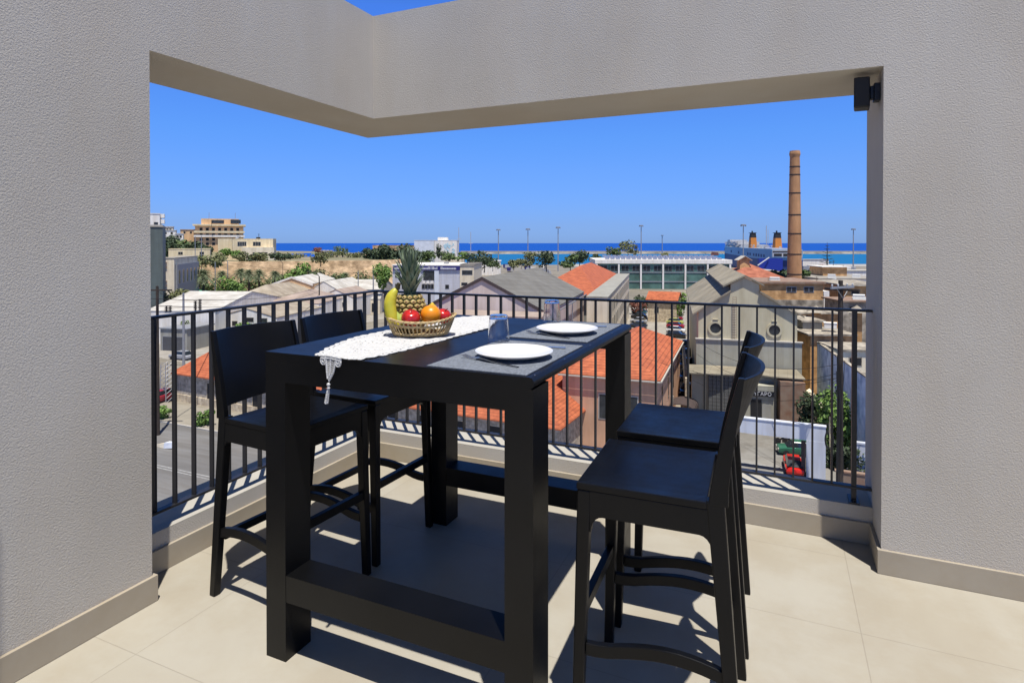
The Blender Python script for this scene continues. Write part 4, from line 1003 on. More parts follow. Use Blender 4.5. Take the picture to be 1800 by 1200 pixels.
t = bld('cream_school', 'cream flat-roofed two-storey school building above the old wall', 'building', o, fr, Wd, 14, z1, 'cream2', z0=PT, roof='flat', rm='cream2', oh=.05)
wall_win(t, fr, Wd, 14, 'f', 4.0, zv(429, 272), 3.6, 1.9, ('trim', 'windowglass'), bars=4)
wall_win(t, fr, Wd, 14, 'f', 10.3, zv(429, 272), 3.2, 1.8, ('trim', 'windowglass'), bars=2)
lw = MB().box(4.5, Wd + .8, -4, -.004, PT, zv(435, 270), 0, fr); ob('lower_storey', lw, 'cream', t)
ob('window', MB().box(9, 15.3, -4.1, -4.003, zv(451, 270), zv(444, 270), 0, fr), 'darkopening', t)
ob('water_tank', MB().box(9.5, 11.2, 4, 5.4, z1 + .21, z1 + .95, 0, fr), 'darkopening', t)
o, fr, Wd = place(296, 369, 238, YAW + R(24)); z1 = zv(438.5, 238)
t = bld('low_cream_house', 'low cream flat-roofed house standing on top of the old wall at the left', 'house', o, fr, Wd, 9, z1, 'cream2', z0=PT - .5, roof='flat', rm='cream2', oh=.1)
for x in (4.2, 11.8): wall_win(t, fr, Wd, 9, 'f', x, zv(445.5, 238), 1.5, 1.0, ('trim', 'darkopening'), bars=1)
hs_ = [(284, 309, 405, 335, 'white', 'white hillside house nearest the tower, stepping down the hill'), (290, 304, 399, 350, 'cream', 'small cream house highest on the hillside'), (308, 322, 411, 325, 'white', 'low white house in the middle of the hillside row'), (317, 343, 404, 345, 'tan', 'beige hillside house next to the tan apartment block')]
for k, (u0, u1, v, d, mt, lab) in enumerate(hs_):
    o, fr, Wd = place(u0, u1, d, YAW + R(26)); z1 = zv(v, d)
    t = bld('hillside_house', lab, 'house', o, fr, Wd, 9, z1, mt, z0=-6, roof='flat', rm=mt, oh=.3, group='houses on the hillside')
    grid_win(t, fr, Wd, 9, 'f', 2, .5, Wd - .5, (z1 - 1.6,), 1, 1.1, mats=('trim', 'darkopening'))
for k, (u0, u1, v, d, mt, z0, lab) in enumerate(((553, 577, 441, 470, 'cream', PT - 4, 'small pale house by the shore with dark windows'), (575, 640, 446, 500, 'cream2', PT - 5, 'long low tan building along the shore'), (780, 815, 452, 400, 'cream', gz(400), 'flat cream building in front of the white painted one'), (835, 880, 459, 420, 'white', gz(420), 'low white harbour shed left of the lamp mast'), (640, 662, 449, 440, 'tan', PT - 3, 'tan shore building beside the dark trees'))):
    o, fr, Wd = place(u0, u1, d, YAW); z1 = zv(v, d)
    t = bld('shore_building', lab, 'building', o, fr, Wd, 12, z1, mt, z0=z0, roof='flat', rm=mt, oh=.4)
    grid_win(t, fr, Wd, 12, 'f', max(2, int(Wd / 5)), 1, Wd - 1, (z1 - 2,), 1.4, 1.4, mats=('trim', 'darkopening'))

# ================================================================ WAREHOUSES
wg = 'white roofed warehouses along the side street'
def wh(name, lab, u0, u1, d, ang, ve, va, dep, wall, rm, roof='gable_y', wins=(), z0=G, oh=.07, trim=None):
    o, fr, Wd = place(u0, u1, d, ang); z1 = zv(ve, d)
    dd = d if roof == 'gable_y' else d + min(dep, Wd) / 2
    t = bld(name, lab, 'warehouse', o, fr, Wd, dep, z1, wall, roof=roof, rm=rm, rise=zv(va, dd) - z1, oh=oh, th=.18, group=wg)
    for (f, z, w, h, mt) in wins: wall_win(t, fr, Wd, dep, 'f', Wd * f, zv(z, d), w, h, ('trim', mt))
    if trim:
        m = MB(); rise = zv(va, d) - z1
        for x0 in (-.6, Wd + .6):
            zl = z1 - .6 * rise / (Wd / 2); slab(m, [fr(x0, -.2, zl + .45), fr(Wd / 2, -.2, z1 + rise + .45), fr(Wd / 2, -.09, z1 + rise + .45), fr(x0, -.09, zl + .45)], .55)
        ob('verge_board', m, trim, t)
    return t, fr, Wd
t, fr, Wd = wh('warehouse', 'white warehouse with the broad white roof at the left, grey roller shutter below', 256, 378, 119, YAW - R(3), 548, 519, 30, 'white', 'whiteroof', 'gable_x', [(.86, 586, 2.3, 3.2, 'shutter'), (.45, 575, 1.4, 1.0, 'darkopening')])
o, fr, Wd = place(281, 328, 111, YAW - R(12)); z1 = zv(578, 111)
t = bld('grey_garage', 'grey lean-to garage with a dark roller door at the far left of the side street', 'garage', o, fr, Wd, 7, z1, 'hallside', roof='flat', rm='galv', oh=.2)
wall_win(t, fr, Wd, 7, 'f', Wd * .5, zv(604, 111), Wd * .8, 2.6, ('galv', 'shutter'))
wh('warehouse', 'low grey gabled warehouse front with small dark windows behind the left stool', 381, 486, 124, YAW - R(8), 558, 543, 22, 'white', 'creamroof', 'gable_y', [(.3, 568, 1.1, .9, 'darkopening'), (.55, 561, 1.7, .8, 'darkopening'), (.78, 563, 1.6, 1.1, 'windowglass')])
wh('warehouse', 'warehouse with a wide cream hipped roof behind the low gabled front', 392, 486, 148, YAW - R(8), 531, 501, 26, 'cream', 'creamroof', 'hip_y')
wh('warehouse', 'tan gabled warehouse with a white roof edge, the tallest of the row', 479, 546, 168, YAW + R(2), 501, 489, 26, 'tan', 'whiteroof', 'gable_y', [(.5, 502, 1.0, .8, 'darkopening')], trim='white')
wh('warehouse', 'warehouse with a pinkish hipped roof in front of the tan gable', 466, 560, 143, YAW - R(5), 534, 511, 18, 'white', 'pinkroof', 'hip_y', [(.55, 556, 1.6, 1.2, 'darkopening'), (.75, 556, 1.3, 1.2, 'windowglass')])
wh('warehouse', 'white gabled warehouse to the right of the tan one', 538, 600, 172, YAW - R(6), 514, 496, 22, 'white', 'whiteroof', 'gable_y', [(.35, 527, 1.2, 2.0, 'darkopening'), (.7, 526, 1.4, 1.0, 'windowglass')])
wh('warehouse', 'low warehouse with pale pink gable in the middle of the street row', 558, 622, 158, YAW - R(8), 524, 510, 14, 'white', 'pinkroof', 'gable_y', [(.3, 535, 1.2, 1.1, 'darkopening'), (.65, 535, 1.4, 1.1, 'windowglass')])
wh('warehouse', 'long flat-fronted white warehouse at the right end of the row', 600, 668, 184, YAW, 510, 494, 20, 'white', 'whiteroof', 'gable_x', [(.15, 522, 1.6, 1.6, 'darkopening'), (.5, 522, 2.4, 2.4, 'windowglass'), (.82, 522, 1.6, 2.6, 'shutter')])
wh('warehouse', 'small white workshop by the street corner behind the balustrade corner', 628, 668, 168, YAW + R(4), 527, 519, 8, 'cream', 'whiteroof', 'gable_x', [(.3, 541, 1.5, 2.2, 'windowglass'), (.75, 541, 1.5, 2.4, 'darkopening')])
wh('warehouse', 'low white roofed shed in front of the cream classical building', 250, 292, 135, YAW - R(3), 545, 532, 14, 'cream', 'whiteroof', 'gable_x')
solo('sports_court', MB().prism([UV(303, 517, 190), UV(350, 519, 172), UV(372, 514, 180), UV(340, 511, 205)], (0, 0, .3)), pm('court_green', (.02, .33, .22), .8), 'bright green sports court surface left of the palm trees', 'sports court')

# ================================================================ SAGE FACTORY, CHIMNEY
o, fr, Wd = place(1228, 1402, 72.5, A2)
T = thing('sage_factory', 'sage green factory hall with a raised ridge roof and two round windows', 'factory', (o[0], o[1], G))
zE, zS, zM, zA = zv(549, 72), zv(513, 72), zv(499, 72), zv(487, 72)
LN = 40
x1_, x2_ = Wd * .335, Wd * .625; xm = (x1_ + x2_) / 2
poly = [(0, G), (Wd, G), (Wd, zE), (x2_, zS), (x2_, zM), (xm, zA), (x1_, zM), (x1_, zS), (0, zE)]
ob('wall', MB().prism([fr(x, 0, z) for x, z in poly], [fr(0, LN, 0)[i] - fr(0, 0, 0)[i] for i in range(3)]), 'sage', T)
m = MB()
sl_ = (zS - zE) / x1_; sr = (zS - zE) / (Wd - x2_)
slab(m, [fr(-.7, -.35, zE - .7 * sl_ + .25), fr(x1_ - .005, -.35, zS + .25), fr(x1_ - .005, LN, zS + .25), fr(-.7, LN, zE - .7 * sl_ + .25)], .2)
slab(m, [fr(Wd + .7, -.35, zE - .7 * sr + .25), fr(x2_ + .005, -.35, zS + .25), fr(x2_ + .005, LN, zS + .25), fr(Wd + .7, LN, zE - .7 * sr + .25)], .2)
ob('aisle_roof', m, 'sageroof', T)
m = MB(); sm = (zA - zM) / (xm - x1_)
slab(m, [fr(x1_ - .9, -.35, zM - .9 * sm + .28), fr(xm, -.35, zA + .28), fr(xm, LN, zA + .28), fr(x1_ - .9, LN, zM - .9 * sm + .28)], .2)
slab(m, [fr(x2_ + .5, -.35, zM - .5 * sm + .28), fr(xm, -.35, zA + .28), fr(xm, LN, zA + .28), fr(x2_ + .5, LN, zM - .5 * sm + .28)], .2)
ob('monitor_roof', m, 'sageroof', T)
ob('clerestory', MB().box(x1_ - .08, x1_ - .003, .4, LN - .4, zS + .3, zM - .25, 0, fr), 'darkopening', T)
zb_ = zv(597, 72); ob('lower_front', MB().box(-.25, Wd + .45, -.35, -.003, G, zb_, 0, fr), 'sagelow', T)
ob('ledge', MB().box(-.35, Wd + .55, -.5, -.002, zb_ + .003, zb_ + .14, 0, fr), 'trim', T)
for cu in (1259, 1363):
    cx_ = (cu - 1228) / (1402 - 1228) * Wd; zc0 = zv(577, 72); m = MB(); n_ = 28
    for r0, r1, y0, y1, mi in ((.62, .86, -.16, -.003, 0), (0, .61, -.06, -.004, 1)):
        a_ = [2 * pi * k / n_ for k in range(n_)]
        k0 = len(m.v)
        for (r_, y_) in ((r1, y1), (r1, y0), (r0 if r0 else .001, y0), (r0 if r0 else .001, y1)):
            for a in a_: m.v.append(fr(cx_ + r_ * cos(a), y_, zc0 + r_ * sin(a)))
        for q in range(3):
            for k in range(n_): m.f.append((k0 + q * n_ + k, k0 + q * n_ + (k + 1) % n_, k0 + (q + 1) * n_ + (k + 1) % n_, k0 + (q + 1) * n_ + k)); m.m.append(mi)
    m.box(cx_ - .3, cx_ + .3, -.22, -.02, zc0 + 1.02, zc0 + 1.12, 0, fr)
    ob('round_window', m, ['sage', 'windowglass'], T, org=fr(cx_, 0, zc0))
m = MB(); lx = (1293 - 1228) / 174 * Wd
for k in (-.2, .2): m.tube([fr(lx + k, -.25, zv(596, 72)), fr(lx + k, -.25, zv(521, 72))], .022, 6)
for i in range(17): z = zv(596, 72) + .3 + i * .3; m.tube([fr(lx - .22, -.25, z), fr(lx + .22, -.25, z)], .025, 5)
ob('ladder', m, 'rust', T)
# entrance building with curved canopy wings
o2, fr2, W2 = place(1217, 1408, 68.2, A2); zc1 = zv(655, 68)
E_ = thing('entrance_building', 'grey entrance building in front of the factory with a black name board over the door', 'building', (o2[0], o2[1], G))
ob('wall', MB().box(0, W2, .6, 3.6, G, zc1, 0, fr2), 'sagelow', E_)
m = MB(); n_ = 14
def cv(x): f = abs(x / W2 - .58) / .42; return -.35 - .7 * min(1, f) ** .5 + .7 * max(0, 1 - f * 3)
for i in range(n_):
    xa, xb = -.3 + (W2 + .6) * i / n_, -.3 + (W2 + .6) * (i + 1) / n_
    m.prism([fr2(xa, cv(xa), zc1 + .01), fr2(xb, cv(xb), zc1 + .01), fr2(xb, 3.8, zc1 + .01), fr2(xa, 3.8, zc1 + .01)], (0, 0, .13))
ob('canopy', m, 'sageroof', E_)
m = MB()
for i in range(8):
    xa, xb = 1.8 + .42 * i, 1.8 + .42 * (i + 1); m.box(xa, xb - .03, -.3 - .1 * i * .3, .59, G, zc1 - .02, 0, fr2)
ob('slatted_screen', m, 'metalwall', E_)
dx = (1300 - 1217) / (1408 - 1217) * W2
ob('porch', MB().box(dx + .1, dx + 3.6, -1.2, .59, G, zv(672, 67), 0, fr2), 'sagelow', E_)
ob('door', MB().box(dx + 1.2, dx + 2.3, -1.26, -1.203, G, G + 2.9, 0, fr2), 'darkopening', E_)
ob('door_wing', MB().box(dx + 2.35, dx + 3.3, -1.3, -1.203, G, G + 2.4, 0, fr2), 'hallside', E_)
sgn = ob('name_board', MB().box(dx + .25, dx + 3.6, -1.45, -1.25, zv(691, 66.5), zv(682.5, 66.5), 0, fr2), 'signblack', E_)
tx = bpy.data.curves.new('name_lettering', 'FONT'); tx.body = 'ΦΟΥΓΑΡΟ'; tx.size = .55; tx.extrude = .02; tx.align_x = 'CENTER'; tx.align_y = 'CENTER'
to = bpy.data.objects.new('tmp', tx); COL.objects.link(to); bpy.context.view_layer.update()
me = bpy.data.meshes.new_from_object(to.evaluated_get(bpy.context.evaluated_depsgraph_get())); bpy.data.objects.remove(to)
me.materials.clear(); me.materials.append(M['signwhite']); lt = bpy.data.objects.new('name_lettering', me); COL.objects.link(lt); lt.parent = sgn
P_ = fr2(dx + 1.92, -1.49, (zv(691, 66.5) + zv(682.5, 66.5)) / 2); so0 = ORG[sgn.name]
lt.location = tuple(P_[i] - so0[i] for i in range(3)); lt.rotation_euler = (pi / 2, 0, A2)
# brown shed and planter at its right, awning car-port left
solo('timber_hut', MB().box(W2 * .80, W2 + .2, -1.6, .4, G, zv(662, 67), 0, fr2), 'rust', 'dark brown timber hut beside the right end of the entrance building', 'hut')
m = MB(); pc0 = fr2(-1.3, -3.2, 0)
for i in range(8):
    a0 = pi * i / 8; a1 = pi * (i + 1) / 8
    m.prism([(pc0[0] + 1.5 * cos(a0), pc0[1], G + 1.6 + .7 * sin(a0)), (pc0[0] + 1.5 * cos(a1), pc0[1], G + 1.6 + .7 * sin(a1)), (pc0[0] + 1.45 * cos(a1), pc0[1], G + 1.55 + .66 * sin(a1)), (pc0[0] + 1.45 * cos(a0), pc0[1], G + 1.55 + .66 * sin(a0))], (0, 3.6, 0))
for x in (-1.45, 1.45):
    for y in (.1, 3.4): m.box(pc0[0] + x - .05, pc0[0] + x + .05, pc0[1] + y, pc0[1] + y + .1, G, G + 1.65)
solo('dark_canopy', m, 'halltrim', 'dark arched canopy beside the entrance building at its left', 'canopy')
# stone side wall and alley along the left of the factory
m = MB(); m.box(-1.5, -1.15, 1, 26, G, G + 3.2, 0, fr); solo('alley_wall', m, 'stone', 'weathered stone wall along the alley left of the sage factory', 'wall')
# chimney
cc = UD(1396.5, 142); zt_ = zv(266, 142); zb0 = zv(500, 142)
T = thing('brick_chimney', 'tall tapering ochre brick factory chimney banded with iron hoops', 'chimney', (cc[0], cc[1], G))
def cr_at(v): return (8.0 + (12.3 - 8.0) * (v - 275) / (497 - 275)) * 142 / F
pr = [(cr_at(600) * 1.02, G)] + [(cr_at(v), zv(v, 142)) for v in range(560, 276, -20)] + [(cr_at(276), zv(276, 142)), (1.20, zv(273.5, 142)), (1.22, zv(270, 142)), (1.15, zv(268.5, 142)), (1.12, zt_), (.8, zt_), (.78, zt_ - 3)]
ob('shaft', MB().lathe(pr, (cc[0], cc[1], 0), 28), 'chimney', T, smooth=True)
for v in (294, 308, 340, 378, 411, 447, 482):
    r_ = cr_at(v) + .05; z = zv(v, 142); ob('iron_band', MB().lathe([(r_ - .1, z - .12), (r_, z - .12), (r_, z + .12), (r_ - .1, z + .12)], (cc[0], cc[1], 0), 28), 'iron', T)
# orange-roofed boiler house with cupola
o, fr, Wd = place(1283, 1386, 128, YAW - R(2)); z1 = zv(494, 128)
T = bld('boiler_house', 'brick boiler house with an orange hipped roof and a small gabled cupola', 'building', o, fr, Wd, Wd, z1, 'brick', roof='hip_y', rm='tile2', rise=zv(464, 134) - z1, oh=.5)
cxx = (1322 - 1283) / 103 * Wd; yy = 4.5; zz = zv(467, 132)
cu = ob('cupola', MB().box(cxx - 1.0, cxx + 1.1, yy, yy + 2, zz - 2, zv(456, 132), 0, fr).prism([fr(cxx - 1.0, yy, zv(456, 132)), fr(cxx + 1.1, yy, zv(456, 132)), fr(cxx + .05, yy, zv(451.5, 132))], [fr(0, 2, 0)[i] - fr(0, 0, 0)[i] for i in range(3)]), 'brick', T)
m = MB()
for x0 in (cxx - 1.5, cxx + 1.6): slab(m, [fr(x0, yy - .4, zv(457.5, 132)), fr(cxx + .05, yy - .4, zv(450, 132)), fr(cxx + .05, yy + 2.4, zv(450, 132)), fr(x0, yy + 2.4, zv(457.5, 132))], .12)
ob('cupola_roof', m, 'trim', cu)
# ochre block right of the factory
o, fr, Wd = place(1338, 1447, 102, YAW - R(2)); z1 = zv(499, 102)
T = bld('ochre_brick_block', 'flat-roofed ochre brick block between the factory and the chimney foot', 'building', o, fr, Wd, 12, z1, 'brick', roof='flat', rm='rust', oh=.35, th=.35)
for u in (1391.5, 1422): wall_win(T, fr, Wd, 12, 'f', (u - 1338) / 109 * Wd, zv(509, 102), 1.5, .8, ('galv', 'windowglass'), bars=1)
ob('dark_plinth', MB().box(0, Wd, -.12, -.003, zv(546, 102), zv(527, 102), 0, fr), 'clutter', T)
ob('white_pipe_wall', MB().box(Wd + .36, Wd + 1.3, .5, 4, G, zv(512, 102), 0, fr), 'white', T)
# right-hand roofs
specs = [('brick_stair_tower', 'small ochre brick roof tower with a white flat top', 'tower', 1447, 1489, 150, 470, 8, 'brick', 'white', .5),
         ('white_flat_block', 'broad white flat roof below the brick roof tower', 'building', 1440, 1560, 140, 491, 30, 'white', 'concrete', .3),
         ('ochre_wing', 'ochre brick wing with a pale flat roof at the right edge', 'building', 1487, 1570, 104, 503, 14, 'brick', 'clutter', .5),
         ('tiled_shed', 'shed with a rusty flat roof under the ochre wing', 'shed', 1482, 1560, 90, 531, 6, 'clutter', 'rust', .4),
         ('brick_shed', 'low brick shed with a long slab roof behind the square pillars', 'shed', 1402, 1475, 86, 552, 7, 'brick', 'clutter', .3),
         ('grey_slab_shed', 'low shed with a worn pale slab roof right of the factory', 'shed', 1425, 1500, 74, 590, 6, 'brick', 'clutter', .4),
         ('stone_shed', 'small shed with rusty roof sheets beside the wall painting', 'shed', 1412, 1446, 78, 566, 5, 'hallside', 'clutter', .3),
         ('pale_shed', 'pale block with a flat roof at the lower right of the roofs', 'shed', 1478, 1560, 66, 618, 5, 'cream', 'clutter', .2)]
for nm, lab, ct, u0, u1, d, v, dep, wl, rf, oh in specs:
    o, fr, Wd = place(u0, u1, d, YAW - R(4)); z1 = zv(v, d)
    T = bld(nm, lab, ct, o, fr, Wd, dep, z1, wl, roof='flat', rm=rf, oh=oh, th=.22)
    if ct != 'tower':
        for i in range(int(Wd / 3.2)): wall_win(T, fr, Wd, dep, 'f', 1.6 + i * 3.1, z1 - 1.1, 1.2, .8, ('clutter', 'darkopening'))
for k, (u, v, d, lab) in enumerate(((1435, 549, 82, 'square ochre pillar with a pyramid cap, left one'), (1507, 549, 80, 'square ochre pillar with a pyramid cap, right one'))):
    c = UD(u, d); z = zv(v, d); T = thing('gate_pillar', lab, 'pillar', (c[0], c[1], G), 'square ochre pillars with pyramid caps')
    ob('shaft', MB().box(c[0] - .55, c[0] + .55, c[1] - .55, c[1] + .55, G, z), 'brick', T)
    ob('cap', MB().add([(c[0] - 1.15, c[1] - 1.15, z + .01), (c[0] + 1.15, c[1] - 1.15, z + .01), (c[0] + 1.15, c[1] + 1.15, z + .01), (c[0] - 1.15, c[1] + 1.15, z + .01), (c[0], c[1], z + .95)], [(0, 1, 4), (1, 2, 4), (2, 3, 4), (3, 0, 4), (3, 2, 1, 0)]), 'clutter', T)
for k, (u, v, d) in enumerate(((1460, 572, 76), (1418, 566, 80), (1432, 470, 240))):
    c = UD(u, d)
    if k < 2: solo('roof_box', MB().box(c[0] - .7, c[0] + .7, c[1] - .5, c[1] + .5, zv(v + 5, d), zv(v - 4, d)).box(c[0] - .75, c[0] + .75, c[1] - .55, c[1] + .55, zv(v - 4, d) + .002, zv(v - 5, d)), 'white', ('white roof box beside the wooden pole', 'white roof box next to the factory corner')[k], 'roof box')
# blue painted wall running away from the viewer at the right
pa = UV(1442, 603, 72); pb = UV(1530, 665, 53)
m = MB(); dx_, dy_ = pb[0] - pa[0], pb[1] - pa[1]; L_ = math.hypot(dx_, dy_); nx, ny = dy_ / L_ * .3, -dx_ / L_ * .3
za, zb2 = pa[2], pb[2]
m.hexa([(pa[0], pa[1], G), (pb[0], pb[1], G), (pa[0] + nx, pa[1] + ny, G), (pb[0] + nx, pb[1] + ny, G), (pa[0], pa[1], za), (pb[0], pb[1], zb2), (pa[0] + nx, pa[1] + ny, za), (pb[0] + nx, pb[1] + ny, zb2)])
T = thing('painted_wall', 'blue painted wall with an abstract pattern, stepping down at the right', 'wall', (pa[0], pa[1], G)); ob('wall', m, 'mural', T)
m = MB(); m.hexa([(pa[0] - .05, pa[1], za + .005), (pb[0], pb[1], zb2 + .005), (pa[0] + nx * 1.2, pa[1] + ny * 1.2, za + .005), (pb[0] + nx * 1.2, pb[1] + ny * 1.2, zb2 + .005), (pa[0], pa[1], za + .15), (pb[0], pb[1], zb2 + .15), (pa[0] + nx * 1.2, pa[1] + ny * 1.2, za + .15), (pb[0] + nx * 1.2, pb[1] + ny * 1.2, zb2 + .15)])
ob('coping', m, 'clutter', T)
p_ = [UV(1418, 645, 66), UV(1424, 641, 67), UV(1466, 690, 57), UV(1460, 694, 56)]
zz_ = G + 3.4
m = MB().prism([(q[0], q[1], zz_) for q in p_], (0, 0, .25)).prism([(q[0], q[1], G) for q in p_[:2] + p_[2:]], (0, 0, zz_ - G - .005)); solo('low_side_wall', m, 'cream', 'cream topped low wall sloping away between the hut and the painted wall', 'wall')
# pale blue gateway in the foreground right
zt1 = zv(740, 52); zt0 = zt1; x0_, x1_g = -9.5, 3.55; yg = 56.4
T = thing('blue_gateway', 'pale blue gateway with a deep lintel wall over the yard entrance', 'gateway', (0, yg, G))
zl1 = zv(769, 51.5)
ob('lintel', MB().box(x0_, x1_g, yg, yg + .35, zl1, zt1), 'gateblue', T)
ob('pillar', MB().box(2.1, x1_g, yg - .02, yg + .9, G, zl1 - .004), 'gateblue', T)
ob('pillar', MB().box(x0_, x0_ + .8, yg - .02, yg + .9, G, zl1 - .004), 'gateblue', T)
ob('ledge', MB().box(x0_ - .05, x1_g + .05, yg - .05, yg + .5, zt1 + .004, zt1 + .08), 'gateblue', T)
ob('gate_leaf', MB().box(1.7, 2.05, yg + .1, yg + .2, G + .1, zl1 - .1), 'halltrim', T)
solo('pale_wall_panel', MB().box(5.6, 7.3, 57, 57.3, G, zv(815, 51) + 2.1).box(5.5, 7.4, 56.95, 57.35, zv(815, 51) + 2.11, zv(815, 51) + 2.25), 'gateblue', 'pale blue-white cabinet wall under the shrubs at the far right', 'wall')
solo('stone_garden_wall', MB().box(4.2, 12, 54.6, 55.0, G, G + 1.5).box(4.1, 12, 54.55, 55.05, G + 1.502, G + 1.62), 'rust', 'low brown garden wall with pale coping right of the gateway', 'wall')

# ================================================================ VEHICLES
def make_car(paint, name='parked_car'):
    t = thing(name, 'x', 'car', (0, 0, 0)); L_, Wc = 4.1, 1.72
    sec = [(-2.05, .35, .62, .78), (-1.98, .25, .80, .82), (-1.35, .22, .90, .85), (-.75, .22, .93, .86), (.0, .22, .93, .86), (.9, .22, .92, .86), (1.6, .24, .90, .84), (2.0, .28, .78, .80), (2.06, .38, .60, .74)]
    m = MB()
    for x, zb, zt__, hw in sec:
        for y, z in ((-hw * .9, zb), (-hw, (zb + zt__) / 2), (-hw * .96, zt__ - .06), (-hw * .8, zt__), (hw * .8, zt__), (hw * .96, zt__ - .06), (hw, (zb + zt__) / 2), (hw * .9, zb)): m.v.append((x, y, z))
    n = 8
    for i in range(len(sec) - 1):
        for j in range(n): m.f.append((i * n + j, i * n + (j + 1) % n, (i + 1) * n + (j + 1) % n, (i + 1) * n + j)); m.m.append(0)
    m.f += [tuple(range(n))[::-1], tuple(range((len(sec) - 1) * n, len(sec) * n))]; m.m += [0, 0]
    m.hexa([(-.55, -.56, 1.42), (1.15, -.56, 1.42), (-.55, .56, 1.42), (1.15, .56, 1.42), (-.45, -.52, 1.46), (1.05, -.52, 1.46), (-.45, .52, 1.46), (1.05, .52, 1.46)])
    ob('body', m, paint, t, smooth=True)
    ob('windows', MB().hexa([(-1.2, -.72, .92), (1.75, -.72, .92), (-1.2, .72, .92), (1.75, .72, .92), (-.58, -.57, 1.42), (1.2, -.57, 1.42), (-.58, .57, 1.42), (1.2, .57, 1.42)]), 'carglass', t)
    for x in (-1.3, 1.3):
        for y in (-.76, .76): ob('wheel', MB().tube([(x, y - .1, .31), (x, y + .1, .31)], .31, 14), 'rubber', t)
    for y in (-.55, .55): ob('headlight', MB().box(-2.09, -2.0, y - .16, y + .16, .60, .72), 'lamp', t)
    return t
cars = {}
def car(paint, b, rz, lab, group=None, sc=1):
    if paint not in cars:
        c = make_car('car' + paint); cars[paint] = c
    else: c = copy_tree(cars[paint])
    c.location = b; c.rotation_euler = (0, 0, rz); c.scale = (sc, sc, sc); c['label'] = lab
    if group: c['group'] = group
    elif 'group' in c: del c['group']
    return c
g1 = 'cars parked along the left of the car park'; g2 = 'cars parked along the right of the car park'
zc2 = G + .015
car('red', (*OZ(1396, 828, G)[:2], zc2), pi * .52 + pi, 'bright red car with its nose towards the street, in the yard behind the gateway', sc=.88)
car('green', (*OZ(1404, 800, G)[:2], zc2), pi * .06, 'dark green car parked behind the red one', sc=.88)
cols = ['teal', 'black', 'silver', 'darkblue', 'black']
for k, v in enumerate((549, 557, 565, 573, 583)):
    p = OZ(1124 - k * .5, v + 3, G); car(cols[k], (p[0], p[1], zc2), 0, ('teal', 'black', 'silver', 'dark blue', 'nearest black')[k] + ' car in the left row of the car park', g1)
cols = ['darkblue', 'crimson', 'lime', 'crimson', 'white', 'black']; nm_ = ['dark blue car at the back', 'crimson car second from the back', 'yellow-green car in the middle', 'dark red car before the white one', 'white car near the front', 'black car nearest the peach building']
for k, v in enumerate((553, 560, 567, 574, 582, 591)):
    p = OZ(1186 + k * .6, v + 3, G); car(cols[k], (p[0], p[1], zc2), pi, nm_[k] + ' of the right row in the car park', g2)
for k, v in enumerate((612, 628, 646, 668, 694)):
    p = OZ(1204.5 + k * 1.6, v, G); car(('black', 'darkblue', 'black', 'darkblue', 'black')[k], (p[0], p[1], G + .01), pi / 2 - .15, ('dark car at the far end of the alley', 'navy car second from the end of the alley', 'black car half way along the alley', 'navy car in the near half of the alley', 'black car nearest the canopy in the alley')[k], 'dark cars parked in the alley')
p = OZ(318, 632, G); car('silver', (p[0], p[1], G + .02), .1, 'silver car with a dark windscreen behind the left end of the stone building')
p = OZ(281, 708, G); car('crimson', (p[0], p[1], G + .15), pi / 2 + .2, 'crimson car at the left edge beside the lattice mast')
def moto(b, rz, lab):
    t = thing('parked_motorcycle', lab, 'motorcycle', b, 'motorcycles parked in the yard')
    for x in (-.65, .65): ob('wheel', MB().tube([(x + b[0], b[1] - .07, .31 + b[2]), (x + b[0], b[1] + .07, .31 + b[2])], .31, 14), 'rubber', t)
    ob('frame', MB().tube([(b[0] - .65, b[1], b[2] + .31), (b[0] - .2, b[1], b[2] + .62), (b[0] + .35, b[1], b[2] + .7), (b[0] + .65, b[1], b[2] + .31)], .09, 6).box(b[0] - .25, b[0] + .25, b[1] - .14, b[1] + .14, b[2] + .25, b[2] + .58), 'iron', t)
    ob('tank', MB().lathe([(.001, .62), (.14, .66), (.17, .78), (.12, .88), (.001, .9)], (b[0] + .12, b[1], b[2]), 10, sx=1.7), 'carsilver', t)
    ob('saddle', MB().box(b[0] - .65, b[0] - .1, b[1] - .12, b[1] + .12, b[2] + .72, b[2] + .82), 'rubber', t, bevel=.03)
    ob('handlebar', MB().tube([(b[0] + .42, b[1] - .34, b[2] + 1.0), (b[0] + .45, b[1], b[2] + .95), (b[0] + .42, b[1] + .34, b[2] + 1.0)], .025, 6), 'galv', t)
    return t
for k, (u, v) in enumerate(((1381, 783), (1397, 776), (1412, 770))): moto((*OZ(u, v, G)[:2], G + .01), 0, ('motorcycle nearest the green car', 'silver-tanked motorcycle in the middle of three', 'motorcycle deepest in the yard')[k])
p = OZ(289, 787, G); m = MB()
m.hexa([(p[0] - 1.3, p[1] - .25, G + .02), (p[0] + .2, p[1] - .35, G + .02), (p[0] - 1.3, p[1] - .12, G + .02), (p[0] + .2, p[1] + .35, G + .02), (p[0] - 1.3, p[1] - .25, G + .1), (p[0] + .2, p[1] - .3, G + .5), (p[0] - 1.3, p[1] - .12, G + .1), (p[0] + .2, p[1] + .3, G + .5)], 0)
m.hexa([(p[0] + .21, p[1] - .35, G + .02), (p[0] + 1.1, p[1] - .2, G + .1), (p[0] + .21, p[1] + .35, G + .02), (p[0] + 1.1, p[1] + .3, G + .1), (p[0] + .21, p[1] - .3, G + .55), (p[0] + 1.0, p[1] - .1, G + .6), (p[0] + .21, p[1] + .3, G + .55), (p[0] + 1.0, p[1] + .2, G + .6)], 1)
solo('covered_bundle', m, ['cream', 'gateblue'], 'pale tapered bundle with a light blue end lying on the road', 'bundle')

